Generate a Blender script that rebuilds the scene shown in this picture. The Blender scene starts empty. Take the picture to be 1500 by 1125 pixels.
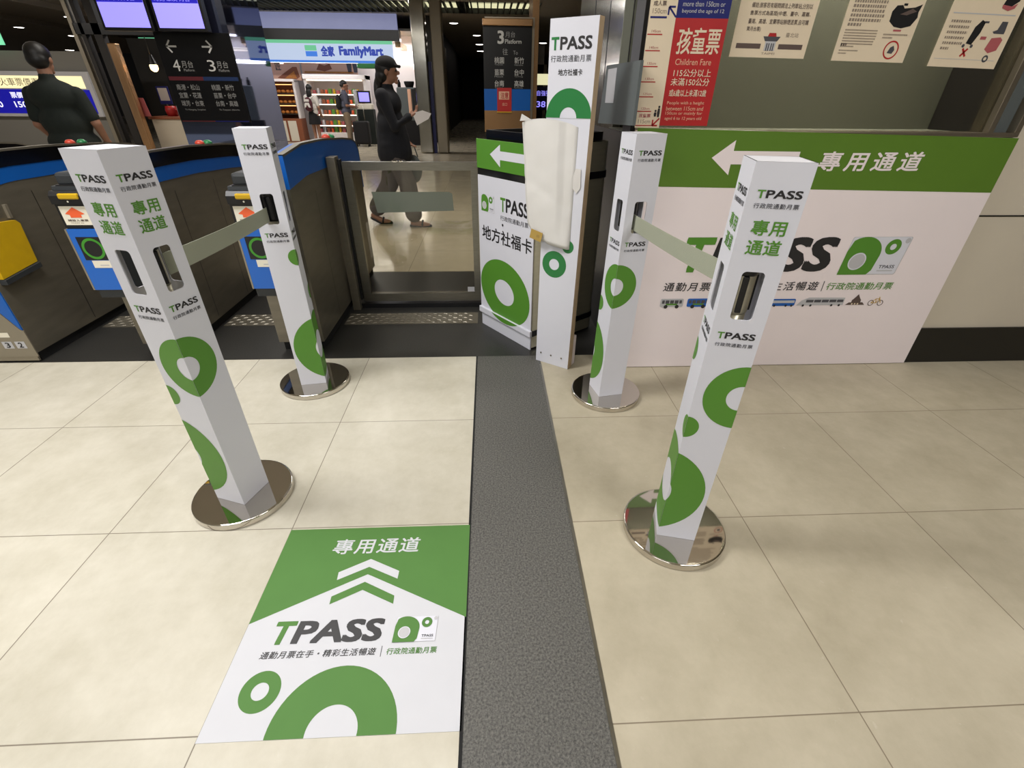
import bpy, bmesh, math, random
from mathutils import Vector, Matrix
from mathutils.geometry import tessellate_polygon
random.seed(7)
S = bpy.context.scene
COL = S.collection
PI = math.pi

# ------------------------------------------------------------------ camera
cam = bpy.data.cameras.new('camera')
cam.sensor_fit = 'HORIZONTAL'; cam.sensor_width = 36.0
cam.lens = 676.7 / 1500.0 * 36.0
cam.clip_start = 0.02; cam.clip_end = 200
camo = bpy.data.objects.new('camera', cam); COL.objects.link(camo)
def set_camera(pitch, yaw, roll, h):
    fw = Vector((-math.sin(yaw)*math.cos(pitch), math.cos(yaw)*math.cos(pitch), -math.sin(pitch)))
    ri = Vector((math.cos(yaw), math.sin(yaw), 0)); up = ri.cross(fw)
    R = ri*math.cos(roll) + up*math.sin(roll); U = -ri*math.sin(roll) + up*math.cos(roll)
    m = Matrix((R, U, -fw)).transposed().to_4x4(); m.translation = Vector((0, 0, h))
    camo.matrix_world = m
set_camera(.5581, -.0492, .0096, 1.25)
S.camera = camo

# ------------------------------------------------------------------ world, exposure, large lights
S.view_settings.view_transform = 'Standard'; S.view_settings.look = 'None'
S.view_settings.gamma = 1.0; S.view_settings.use_curve_mapping = False
S.view_settings.exposure = 0.0
W = bpy.data.worlds.new('world'); S.world = W; W.use_nodes = True
W.node_tree.nodes['Background'].inputs[0].default_value = (.9, .93, 1.0, 1)
W.node_tree.nodes['Background'].inputs[1].default_value = .3
def area(name, loc, sx, sy, power, color=(1, 1, 1), rot=(0, 0, 0), spread=PI):
    l = bpy.data.lights.new(name, 'AREA'); l.shape = 'RECTANGLE'; l.size = sx; l.size_y = sy
    l.energy = power; l.color = color; l.spread = spread
    o = bpy.data.objects.new(name, l); o.location = loc; o.rotation_euler = rot; COL.objects.link(o); return o
area('ceiling_light_main', (-1.75, 1.45, 3.06), 1.8, .6, 98, (1.0, .98, .96))
area('ceiling_light_back', (-2.1, -2.6, 3.06), 3.2, 1.0, 126, (.985, .985, 1.0))
area('fill_light_right', (1.9, -.4, 3.06), 1.5, .6, 54, (1.0, .98, .97))  # added fill, brightens the wall board and the right floor
area('fill_light_hall', (-1.5, 5.6, 3.06), 4.0, .4, 80, (1.0, .95, .88))  # added fill for the gate sides and platform signs
area('fill_light_hall_left', (-9.0, 9.0, 3.06), 5.0, .4, 130, (1.0, .93, .85))  # added fill, lifts the dark left hall
area('booth_fill', (1.55, 2.45, 2.30), 1.0, .2, 56, (1.0, .97, 1.0))  # added fill inside the booth so the blind is not black
area('shop_light', (-4.4, 13.4, 3.05), 5.0, .5, 130, (1.0, .95, .92))
area('shop_front_fill', (-4.4, 15.9, 1.96), 4.6, .12, 42, (1.0, .94, .9), (math.radians(-38), 0, 0))  # added fill hidden behind the shop sign, lights the adverts and shelves
area('shop_inner_lamp', (-2.6, 17.0, 2.60), 1.6, .5, 45, (1.0, .95, .95))

# ------------------------------------------------------------------ materials
def lin(c):
    c = c/255.0
    return c/12.92 if c <= .04045 else ((c+.055)/1.055)**2.4
def rgb(r, g, b): return (lin(r), lin(g), lin(b), 1)
def mat(name, col, rough=.6, metal=0.0, spec=.5, emit=None, es=0.0, noise=0.0, nscale=20, bump=0.0, bscale=60, stretch=None, coat=0):
    m = bpy.data.materials.new(name); m.use_nodes = True
    nt = m.node_tree; b = nt.nodes['Principled BSDF']
    c = rgb(*col)
    b.inputs['Base Color'].default_value = c
    b.inputs['Roughness'].default_value = rough; b.inputs['Metallic'].default_value = metal
    b.inputs['Specular IOR Level'].default_value = spec
    b.inputs['Coat Weight'].default_value = coat
    if emit:
        b.inputs['Emission Color'].default_value = rgb(*emit); b.inputs['Emission Strength'].default_value = es
    if noise or bump:
        tc = nt.nodes.new('ShaderNodeTexCoord'); src = tc.outputs['Object']
        if stretch:
            mp = nt.nodes.new('ShaderNodeMapping'); mp.inputs['Scale'].default_value = stretch
            nt.links.new(src, mp.inputs[0]); src = mp.outputs[0]
    if noise:
        n = nt.nodes.new('ShaderNodeTexNoise'); n.inputs['Scale'].default_value = nscale; n.inputs['Detail'].default_value = 5
        nt.links.new(src, n.inputs['Vector'])
        r = nt.nodes.new('ShaderNodeMapRange'); r.inputs[1].default_value = .25; r.inputs[2].default_value = .75
        r.inputs[3].default_value = 1-noise; r.inputs[4].default_value = 1+noise
        nt.links.new(n.outputs[0], r.inputs[0])
        mx = nt.nodes.new('ShaderNodeVectorMath'); mx.operation = 'SCALE'; mx.inputs[0].default_value = c[:3]
        nt.links.new(r.outputs[0], mx.inputs['Scale']); nt.links.new(mx.outputs[0], b.inputs['Base Color'])
    if bump:
        n2 = nt.nodes.new('ShaderNodeTexNoise'); n2.inputs['Scale'].default_value = bscale; n2.inputs['Detail'].default_value = 3
        nt.links.new(src, n2.inputs['Vector'])
        bp = nt.nodes.new('ShaderNodeBump'); bp.inputs['Strength'].default_value = bump; bp.inputs['Distance'].default_value = .002
        nt.links.new(n2.outputs[0], bp.inputs['Height']); nt.links.new(bp.outputs[0], b.inputs['Normal'])
    return m
def glass(name, tint, refl=.12, opac=0.0, oc=(120, 130, 120)):
    """thin clear sheet: transparent + mirror, part milky"""
    m = bpy.data.materials.new(name); m.use_nodes = True; nt = m.node_tree
    for n in list(nt.nodes): nt.nodes.remove(n)
    out = nt.nodes.new('ShaderNodeOutputMaterial')
    tr = nt.nodes.new('ShaderNodeBsdfTransparent'); tr.inputs[0].default_value = rgb(*tint)
    gl = nt.nodes.new('ShaderNodeBsdfGlossy'); gl.inputs['Roughness'].default_value = .02
    fr = nt.nodes.new('ShaderNodeFresnel'); fr.inputs[0].default_value = 1.45
    mul = nt.nodes.new('ShaderNodeMath'); mul.operation = 'MULTIPLY_ADD'; mul.inputs[1].default_value = .7; mul.inputs[2].default_value = refl*.1
    nt.links.new(fr.outputs[0], mul.inputs[0])
    base = tr
    if opac:
        df = nt.nodes.new('ShaderNodeBsdfDiffuse'); df.inputs[0].default_value = rgb(*oc)
        m1 = nt.nodes.new('ShaderNodeMixShader'); m1.inputs[0].default_value = opac
        nt.links.new(tr.outputs[0], m1.inputs[1]); nt.links.new(df.outputs[0], m1.inputs[2]); base = m1
    mx = nt.nodes.new('ShaderNodeMixShader')
    nt.links.new(mul.outputs[0], mx.inputs[0]); nt.links.new(base.outputs[0], mx.inputs[1]); nt.links.new(gl.outputs[0], mx.inputs[2])
    nt.links.new(mx.outputs[0], out.inputs[0]); return m

M = {}
M['white'] = mat('white_card', (218, 219, 229), .42, spec=.4, noise=.012, nscale=9)
M['stickwhite'] = mat('sticker_white', (206, 207, 213), .62, spec=.25, noise=.015, nscale=14)
M['whitepanel'] = mat('white_foam_board', (242, 231, 233), .45, noise=.012, nscale=6)
M['green'] = mat('print_green', (84, 140, 46), .45, noise=.02, nscale=8)
M['greenfloor'] = mat('print_green_sticker', (84, 128, 64), .62, spec=.25, noise=.03, nscale=12)
M['greenwall'] = mat('print_olive_green', (90, 126, 40), .45, noise=.02, nscale=8)
M['dgreen'] = mat('print_emerald', (40, 122, 62), .4)
M['black'] = mat('print_black', (38, 37, 40), .5)
M['dgrey'] = mat('print_dark_grey', (74, 74, 80), .5)
M['lgrey'] = mat('print_light_grey', (188, 188, 192), .5)
M['binsteel'] = mat('bin_steel', (186, 180, 158), .30, .45, noise=.06, nscale=8, stretch=(1, 1, 9))
M['chrome'] = mat('polished_chrome', (205, 200, 192), .035, 1.0)
M['steel'] = mat('brushed_steel', (150, 147, 138), .30, 1.0, noise=.10, nscale=14, stretch=(1, 1, 12))
M['steeld'] = mat('dark_brushed_steel', (116, 110, 97), .36, .45, noise=.12, nscale=6, stretch=(1, 1, 5))
M['mirror'] = mat('mirror_steel', (165, 163, 155), .14, 1.0, noise=.12, nscale=3, bump=.25, bscale=5)
M['blk'] = mat('black_plastic', (20, 20, 22), .4)
M['blkgloss'] = mat('black_gloss', (9, 9, 11), .16)
M['anth'] = mat('anthracite_plastic', (44, 47, 50), .5)
M['rubber'] = mat('black_rubber', (16, 16, 17), .8)
M['blue'] = mat('blue_lacquer', (12, 90, 176), .32)
M['blue2'] = mat('bright_blue_lacquer', (28, 98, 190), .32)
M['yellow'] = mat('yellow_flap', (196, 158, 12), .45, noise=.05, nscale=20)
M['orange'] = mat('print_orange', (232, 98, 52), .5)
M['ringgreen'] = mat('reader_ring_green', (60, 140, 40), .35)
M['ivory'] = mat('ivory_label', (228, 222, 205), .5)
M['belt'] = mat('grey_green_belt', (160, 164, 146), .75, bump=.3, bscale=300)
M['beige'] = mat('beige_post', (150, 142, 126), .4, .5)
M['red'] = mat('print_red', (176, 38, 40), .4, noise=.05, nscale=10)
M['navy'] = mat('print_navy', (14, 24, 104), .4)
M['cream'] = mat('cream_paper', (226, 210, 184), .6, noise=.02, nscale=15)
M['textbrown'] = mat('print_brown', (92, 76, 70), .6)
M['textgrey'] = mat('print_grey_brown', (140, 126, 112), .6)
M['pinkish'] = mat('print_rose', (172, 88, 92), .6)
M['woodedge'] = mat('raw_board_edge', (206, 182, 150), .7, noise=.05, nscale=40)
M['paper'] = mat('crumpled_white_paper', (222, 220, 217), .5, noise=.03, nscale=12, bump=.15, bscale=14)
M['tape'] = mat('brown_tape', (176, 146, 74), .35)
M['wall'] = mat('greige_wall_panel', (208, 199, 182), .5, noise=.015, nscale=5)
M['baseblk'] = mat('black_skirting', (18, 17, 15), .3)
M['greyplate'] = mat('grey_plate', (88, 95, 96), .6)
M['frame'] = mat('aluminium_frame', (150, 140, 124), .35, .8)
M['blind'] = mat('grey_green_blind', (124, 126, 114), .7)
M['ceilfront'] = mat('pale_ceiling_bounce', (226, 220, 206), .6, noise=.05, nscale=2)  # unseen front ceiling, coloured paler to brighten reflections in the post bases
M['ceil'] = mat('brown_ceiling', (150, 138, 122), .55, noise=.05, nscale=2)
M['dark'] = mat('dark_wall', (30, 27, 25), .6)
M['greywall'] = mat('grey_wall', (120, 118, 112), .6)
M['scr'] = mat('lit_screen', (120, 120, 200), .3, emit=(150, 140, 255), es=1.15)
M['scrdark'] = mat('lit_screen_header', (30, 30, 120), .3, emit=(40, 34, 190), es=.8)
M['signw'] = mat('lit_sign_white', (90, 100, 120), .4, emit=(205, 222, 250), es=.72)
M['signg'] = mat('lit_sign_green', (30, 90, 50), .4, emit=(120, 215, 165), es=.7)
M['signb'] = mat('lit_sign_blue', (20, 60, 110), .4, emit=(60, 130, 235), es=.75)
M['signink'] = mat('lit_sign_ink', (10, 20, 70), .4, emit=(45, 80, 205), es=.55)
M['lamp'] = mat('lamp_glow', (255, 245, 235), .4, emit=(255, 246, 236), es=9)
M['lampwarm'] = mat('warm_lamp_glow', (255, 200, 130), .4, emit=(255, 205, 140), es=9)
M['louverglow'] = mat('louver_glow', (220, 220, 170), .4, emit=(226, 222, 178), es=1.0)
M['boardblk'] = mat('black_sign_face', (10, 10, 13), .3)
M['boardtxt'] = mat('sign_letter_grey', (200, 200, 198), .5)
M['boardtxt2'] = mat('sign_letter_dim', (150, 150, 150), .5)
M['copper'] = mat('copper_trim', (190, 150, 110), .25, .8)
def dark_mirror(name, col, tint, fac):
    m = bpy.data.materials.new(name); m.use_nodes = True; nt = m.node_tree
    for n in list(nt.nodes): nt.nodes.remove(n)
    out = nt.nodes.new('ShaderNodeOutputMaterial'); d = nt.nodes.new('ShaderNodeBsdfDiffuse'); g = nt.nodes.new('ShaderNodeBsdfGlossy')
    d.inputs[0].default_value = rgb(*col); g.inputs[0].default_value = rgb(*tint); g.inputs['Roughness'].default_value = .03
    mx = nt.nodes.new('ShaderNodeMixShader'); mx.inputs[0].default_value = fac
    nt.links.new(d.outputs[0], mx.inputs[1]); nt.links.new(g.outputs[0], mx.inputs[2]); nt.links.new(mx.outputs[0], out.inputs[0]); return m
M['purple'] = dark_mirror('dark_glass_pillar', (34, 36, 52), (190, 200, 230), .42)
M['skin'] = mat('skin', (150, 108, 86), .55)
M['hair'] = mat('black_hair', (14, 12, 12), .5)
M['cnavy'] = mat('navy_cloth', (6, 8, 18), .85, bump=.3, bscale=40)
M['cdgreen'] = mat('dark_green_cloth', (22, 30, 26), .85, bump=.3, bscale=40)
M['cgrey'] = mat('grey_cloth', (80, 73, 70), .85, bump=.3, bscale=30)
M['cslate'] = mat('slate_cloth', (70, 72, 86), .85)
M['ckhaki'] = mat('khaki_cloth', (120, 104, 84), .85)
M['cblack'] = mat('black_cloth', (14, 13, 15), .9)
M['cmaroon'] = mat('maroon_cloth', (70, 26, 36), .85)
M['cwhite'] = mat('white_cloth', (200, 196, 190), .85)
M['clear'] = glass('clear_glass', (236, 234, 226), .2)
M['booth'] = glass('booth_glass', (205, 203, 192), .4)
M['frost'] = glass('frosted_film', (150, 160, 150), .1, .72, (118, 124, 112))
M['cleartape'] = mat('clear_tape', (216, 213, 210), .2)
M['bread'] = mat('baked_bread', (196, 124, 54), .6, noise=.2, nscale=25)
M['shopw'] = mat('shop_white', (228, 222, 220), .5)
M['peach'] = mat('peach_poster', (226, 178, 150), .5)
M['choc'] = mat('print_chocolate', (140, 82, 54), .5)
M['glowshelf'] = mat('shelf_lamp', (255, 240, 220), .4, emit=(255, 236, 214), es=2.2)
M['glowwarm'] = mat('warm_shelf_lamp', (255, 190, 120), .4, emit=(255, 190, 120), es=1.6)

def floor_mat(name, tiled):
    m = bpy.data.materials.new(name); m.use_nodes = True; nt = m.node_tree; b = nt.nodes['Principled BSDF']
    L = nt.links.new
    g = nt.nodes.new('ShaderNodeNewGeometry')
    def noise(scale, detail=6, rough=.6, off=0):
        n = nt.nodes.new('ShaderNodeTexNoise'); n.inputs['Scale'].default_value = scale; n.inputs['Detail'].default_value = detail
        n.inputs['Roughness'].default_value = rough; n.noise_dimensions = '4D'; n.inputs['W'].default_value = off
        L(g.outputs['Position'], n.inputs['Vector']); return n.outputs[0]
    def mixc(fac, a, c):
        x = nt.nodes.new('ShaderNodeMix'); x.data_type = 'RGBA'
        L(fac, x.inputs[0])
        for v, i in ((a, 6), (c, 7)):
            if isinstance(v, tuple): x.inputs[i].default_value = v
            else: L(v, x.inputs[i])
        return x.outputs[2]
    def rng(v, a, c, d=0., e=1.):
        r = nt.nodes.new('ShaderNodeMapRange'); r.inputs[1].default_value = a; r.inputs[2].default_value = c
        r.inputs[3].default_value = d; r.inputs[4].default_value = e; L(v, r.inputs[0]); return r.outputs[0]
    def math_(op, a, c=None):
        x = nt.nodes.new('ShaderNodeMath'); x.operation = op
        for v, i in ((a, 0), (c, 1)):
            if v is None: continue
            if isinstance(v, (int, float)): x.inputs[i].default_value = v
            else: L(v, x.inputs[i])
        return x.outputs[0]
    if tiled:
        x0, y0, tw, td, ca, cb, cg, rough = tiled
        sep = nt.nodes.new('ShaderNodeSeparateXYZ'); L(g.outputs['Position'], sep.inputs[0])
        def cell(s, o, w):
            f = math_('DIVIDE', math_('SUBTRACT', s, o), w)
            fr = math_('FRACT', math_('ADD', f, 100.0))
            d = math_('MULTIPLY', math_('MINIMUM', fr, math_('SUBTRACT', 1.0, fr)), w)
            return d, math_('FLOOR', f)
        dx, ix = cell(sep.outputs[0], x0, tw); dy, iy = cell(sep.outputs[1], y0, td)
        d = math_('MINIMUM', dx, dy)
        wn = nt.nodes.new('ShaderNodeTexWhiteNoise'); wn.noise_dimensions = '2D'
        cx = nt.nodes.new('ShaderNodeCombineXYZ'); L(ix, cx.inputs[0]); L(iy, cx.inputs[1]); L(cx.outputs[0], wn.inputs[0])
        cloud = math_('ADD', math_('MULTIPLY', rng(noise(2.6, 5), .3, .7), .6), math_('MULTIPLY', rng(noise(11, 6, .7), .3, .7), .4))
        col = mixc(cloud, rgb(*ca), rgb(*cb))
        tint = nt.nodes.new('ShaderNodeVectorMath'); tint.operation = 'SCALE'; L(col, tint.inputs[0])
        L(rng(wn.outputs[0], 0, 1, .965, 1.03), tint.inputs['Scale'])
        streak = rng(noise(38, 3), .66, .74)
        col2 = mixc(math_('MULTIPLY', streak, .25), tint.outputs[0], rgb(214, 210, 200))
        col3 = mixc(rng(d, .0008, .0020, 1., 0.), col2, rgb(*cg))
        L(col3, b.inputs['Base Color'])
        L(rng(noise(5, 4), .3, .7, rough-.06, rough+.08), b.inputs['Roughness'])
        bp = nt.nodes.new('ShaderNodeBump'); bp.inputs['Strength'].default_value = .35; bp.inputs['Distance'].default_value = .001
        L(rng(d, .0008, .003), bp.inputs['Height']); L(bp.outputs[0], b.inputs['Normal'])
    else:
        sp = noise(170, 3, .8); sp2 = noise(80, 4, .7, 3.)
        col = mixc(rng(sp, .38, .62), rgb(50, 50, 48), rgb(114, 112, 107))
        col = mixc(math_('MULTIPLY', rng(sp2, .35, .7), .45), col, rgb(84, 83, 80))
        if name == 'granite_dark':
            v = nt.nodes.new('ShaderNodeVectorMath'); v.operation = 'SCALE'; L(col, v.inputs[0]); v.inputs['Scale'].default_value = .25; col = v.outputs[0]
        L(col, b.inputs['Base Color']); b.inputs['Roughness'].default_value = .55 if name != 'granite_dark' else .38
        bp = nt.nodes.new('ShaderNodeBump'); bp.inputs['Strength'].default_value = .25; bp.inputs['Distance'].default_value = .001
        L(sp, bp.inputs['Height']); L(bp.outputs[0], b.inputs['Normal'])
    return m
TA = ((178, 172, 153), (214, 209, 195), (120, 110, 96), .52)
M['tileL'] = floor_mat('beige_tile_left', (-.086, .50, .6, .6) + TA)
M['tileR'] = floor_mat('beige_tile_right_warmlight', (.267, .486, .6, .607, (158, 149, 127), (192, 183, 162), (124, 112, 94), .52))  # warmer than the left tile: warm ambient light put into the colour
M['tileI'] = floor_mat('beige_tile_hall', (-.086, 3.79, .6, .6, (180, 170, 148), (202, 192, 170), (124, 114, 98), .16))
M['granite'] = floor_mat('granite', None)
M['granited'] = floor_mat('granite_dark', None)

# ------------------------------------------------------------------ mesh helpers
class F:
    """a plane to draw on: origin, u (right), v (up), n (towards the viewer)"""
    def __init__(s, O, u, v, n=None):
        s.O = Vector(O); s.u = Vector(u); s.v = Vector(v); s.n = Vector(n) if n else s.u.cross(s.v).normalized()
    def p(s, a, b, d=0): return s.O + s.u*a + s.v*b + s.n*d
TXT = {}
def text_mesh(t, bold, gap, reg=False):
    k = (t, bold, gap)
    if k not in TXT:
        c = bpy.data.curves.new('t', 'FONT'); c.body = t; c.size = 1; c.offset = bold; c.space_character = gap
        c.resolution_u = 3; c.fill_mode = 'BOTH'
        o = bpy.data.objects.new('t', c); COL.objects.link(o)
        dg = bpy.context.evaluated_depsgraph_get()
        me = o.evaluated_get(dg).to_mesh()
        vs = [(v.co.x, v.co.y) for v in me.vertices]; fs = [tuple(p.vertices) for p in me.polygons]
        o.evaluated_get(dg).to_mesh_clear()
        bpy.data.objects.remove(o); bpy.data.curves.remove(c)
        xs = [v[0] for v in vs] or [0, 1]; ys = [v[1] for v in vs] or [0, 1]
        TXT[k] = (vs, fs, min(xs), max(xs), min(ys), max(ys))
    return TXT[k]
def rrect(x0, x1, y0, y1, r, n=5):
    out = []
    for cx, cy, a in ((x1-r, y1-r, 0), (x0+r, y1-r, 90), (x0+r, y0+r, 180), (x1-r, y0+r, 270)):
        for i in range(n+1):
            t = math.radians(a + 90*i/n); out.append((cx+r*math.cos(t), cy+r*math.sin(t)))
    return out
def clip_half(poly, axis, val, keep_less):
    out = []
    for i in range(len(poly)):
        a, b = poly[i], poly[(i+1) % len(poly)]
        ia = (a[axis] <= val) == keep_less or a[axis] == val; ib = (b[axis] <= val) == keep_less or b[axis] == val
        if ia: out.append(a)
        if ia != ib:
            t = (val-a[axis])/(b[axis]-a[axis]); out.append((a[0]+t*(b[0]-a[0]), a[1]+t*(b[1]-a[1])))
    return out
def clip(poly, c):
    if not c: return poly
    for ax, v, less in ((0, c[0], False), (0, c[1], True), (1, c[2], False), (1, c[3], True)):
        if len(poly) < 3: return []
        poly = clip_half(poly, ax, v, less)
    return poly if len(poly) >= 3 else []
class MB:
    def __init__(s): s.v = []; s.f = []; s.m = []; s.s = []; s.mats = []
    def mi(s, k):
        if k not in s.mats: s.mats.append(k)
        return s.mats.index(k)
    def add(s, vs, fs, k, smooth=False):
        o = len(s.v); i = s.mi(k); s.v += [Vector(v) for v in vs]
        for f in fs: s.f.append([o+j for j in f]); s.m.append(i); s.s.append(smooth)
        return s
    def bm(s, b, k, smooth=False, mtx=None):
        b.verts.index_update()
        vs = [(mtx @ v.co if mtx else v.co.copy()) for v in b.verts]
        fs = [[v.index for v in f.verts] for f in b.faces]; b.free(); return s.add(vs, fs, k, smooth)
    def box(s, x0, x1, y0, y1, z0, z1, k, bev=0, mtx=None, seg=2):
        b = bmesh.new(); bmesh.ops.create_cube(b, size=1)
        for v in b.verts: v.co = Vector(((x0+x1)/2+v.co.x*(x1-x0), (y0+y1)/2+v.co.y*(y1-y0), (z0+z1)/2+v.co.z*(z1-z0)))
        if bev: bmesh.ops.bevel(b, geom=b.edges[:], offset=bev, segments=seg, profile=.5, affect='EDGES')
        return s.bm(b, k, False, mtx)
    def fbox(s, fr, a0, a1, b0, b1, d0, d1, k, bev=0):
        """a box given in a frame's own axes"""
        m = Matrix((fr.u, fr.v, fr.n)).transposed().to_4x4(); m.translation = fr.O
        return s.box(a0, a1, b0, b1, d0, d1, k, bev, m)
    def prism(s, fr, poly, d0, d1, k, holes=(), side=None):
        loops = [poly]+list(holes); flat = [p for l in loops for p in l]
        tris = tessellate_polygon([[Vector((p[0], p[1], 0)) for p in l] for l in loops])
        n = len(flat); vs = [fr.p(p[0], p[1], d1) for p in flat]+[fr.p(p[0], p[1], d0) for p in flat]
        def up(t):
            a, b, c = (flat[j] for j in t); return (b[0]-a[0])*(c[1]-a[1])-(b[1]-a[1])*(c[0]-a[0]) > 0
        tris = [tuple(t) if up(t) else tuple(reversed(t)) for t in tris]
        s.add(vs, [t for t in tris]+[tuple(n+j for j in reversed(t)) for t in tris], k)
        o = 0
        for li, l in enumerate(loops):
            ar = sum(l[i][0]*l[(i+1) % len(l)][1]-l[(i+1) % len(l)][0]*l[i][1] for i in range(len(l)))
            fw = (ar > 0) == (li == 0); q = []
            for i in range(len(l)):
                a, b = o+i, o+(i+1) % len(l)
                q.append((a, n+a, n+b, b) if fw else (b, n+b, n+a, a))
            s.add(vs, q, side or k); o += len(l)
        return s
    def flat(s, fr, poly, eps, k):
        tris = tessellate_polygon([[Vector((p[0], p[1], 0)) for p in poly]])
        vs = [fr.p(p[0], p[1], eps) for p in poly]; out = []
        for t in tris:
            a, b, c = (poly[j] for j in t)
            out.append(tuple(t) if (b[0]-a[0])*(c[1]-a[1])-(b[1]-a[1])*(c[0]-a[0]) > 0 else tuple(reversed(t)))
        return s.add(vs, out, k)
    def rect(s, fr, a0, a1, b0, b1, eps, k): return s.flat(fr, [(a0, b0), (a1, b0), (a1, b1), (a0, b1)], eps, k)
    def ring(s, fr, cx, cy, ro, ri, eps, k, c=None, asp=1., shear=0., n=56, a0=0., a1=2*PI):
        P = lambda r, t: (cx+r*math.cos(t)*asp+shear*r*math.sin(t), cy+r*math.sin(t))
        for i in range(n):
            t, u = a0+(a1-a0)*i/n, a0+(a1-a0)*(i+1)/n
            q = clip([P(ri, t), P(ro, t), P(ro, u), P(ri, u)] if ri > 0 else [(cx, cy), P(ro, t), P(ro, u)], c)
            if q: s.add([fr.p(a, b, eps) for a, b in q], [tuple(range(len(q)))], k)
        return s
    def text(s, fr, t, x0, x1, y0, y1, eps, k, bold=.012, shear=0., gap=1., keep=False):
        vs, fs, mx, Mx, my, My = text_mesh(t, 0, gap); bold = max(0, bold)*1.0
        if not vs: return s
        sy = (y1-y0)/max(My-my, 1e-6); sx = (x1-x0)/max(Mx-mx, 1e-6)
        if keep: sx = sy
        w_, h_ = x1-x0, y1-y0
        for qi, (qx, qy) in enumerate(((0, 0),) if not bold else ((0, 0), (bold, bold), (-bold, bold), (bold, -bold), (-bold, -bold), (bold, 0), (-bold, 0), (0, bold), (0, -bold))):
            cx_, cy_ = 1-2*bold*sx/max(w_, 1e-6), 1-2*bold*sy/max(h_, 1e-6)
            s.add([fr.p(x0+bold*sx+((x-mx)*cx_+qx)*sx+shear*(y-my)*sy, y0+bold*sy+((y-my)*cy_+qy)*sy, eps+(4e-5 if fr.O.length < 4 else 3e-4)*qi) for x, y in vs], fs, k)
        return s
    def lathe(s, prof, c, k, n=48, smooth=True):
        vs = []; fs = []
        for i in range(n):
            a = 2*PI*i/n
            for r, z in prof: vs.append((c[0]+r*math.cos(a), c[1]+r*math.sin(a), c[2]+z))
        m = len(prof)
        for i in range(n):
            j = (i+1) % n
            for q in range(m-1): fs.append((i*m+q, j*m+q, j*m+q+1, i*m+q+1))
        return s.add(vs, fs, k, smooth)
    def tube(s, pts, r, k, n=12, smooth=True):
        pts = [Vector(p) for p in pts]; rs = r if isinstance(r, (list, tuple)) else [r]*len(pts); vs = []; fs = []
        for i, p in enumerate(pts):
            d = (pts[min(i+1, len(pts)-1)]-pts[max(i-1, 0)]).normalized()
            a = d.orthogonal().normalized() if i == 0 else (a-d*a.dot(d)).normalized()
            b = d.cross(a)
            for j in range(n):
                t = 2*PI*j/n; vs.append(p+(a*math.cos(t)+b*math.sin(t))*rs[i])
        for i in range(len(pts)-1):
            for j in range(n): fs.append((i*n+j, i*n+(j+1) % n, (i+1)*n+(j+1) % n, (i+1)*n+j))
        fs += [tuple(reversed(range(n))), tuple(range((len(pts)-1)*n, len(pts)*n))]
        return s.add(vs, fs, k, smooth)
    def ell(s, c, r, k, seg=16, smooth=True, mtx=None):
        b = bmesh.new(); bmesh.ops.create_uvsphere(b, u_segments=seg, v_segments=max(6, seg*2//3), radius=1)
        m = Matrix.Translation(c) @ (mtx.to_4x4() if mtx else Matrix.Identity(4)) @ Matrix.Diagonal((r[0], r[1], r[2], 1))
        return s.bm(b, k, smooth, m)
    def build(s, name, parent=None, origin=None):
        me = bpy.data.meshes.new(name)
        if parent is not None:
            r = parent
            while r.parent: r = r.parent
            o = r.location.copy()
        else:
            if origin is None:
                xs = [v.x for v in s.v]; ys = [v.y for v in s.v]; zs = [v.z for v in s.v]
                origin = ((min(xs)+max(xs))/2, (min(ys)+max(ys))/2, min(zs))
            o = Vector(origin)
        me.from_pydata([v-o for v in s.v], [], s.f)
        for k in s.mats: me.materials.append(M[k])
        me.polygons.foreach_set('material_index', s.m); me.polygons.foreach_set('use_smooth', s.s); me.update()
        ob = bpy.data.objects.new(name, me); COL.objects.link(ob)
        if parent is not None: ob.parent = parent
        else: ob.location = o
        return ob
def tag(o, label, cat, group=None):
    o['label'] = label; o['category'] = cat
    if group: o['group'] = group
    return o
def thing(name, loc, label, cat, group=None):
    o = bpy.data.objects.new(name, None); o.location = loc; o.empty_display_size = .1; COL.objects.link(o)
    return tag(o, label, cat, group)
def struct(o): o['kind'] = 'structure'; return o
UP = (0, 0, 1)
FRONT = lambda x, y, z=0: F((x, y, z), (1, 0, 0), UP, (0, -1, 0))

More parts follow.
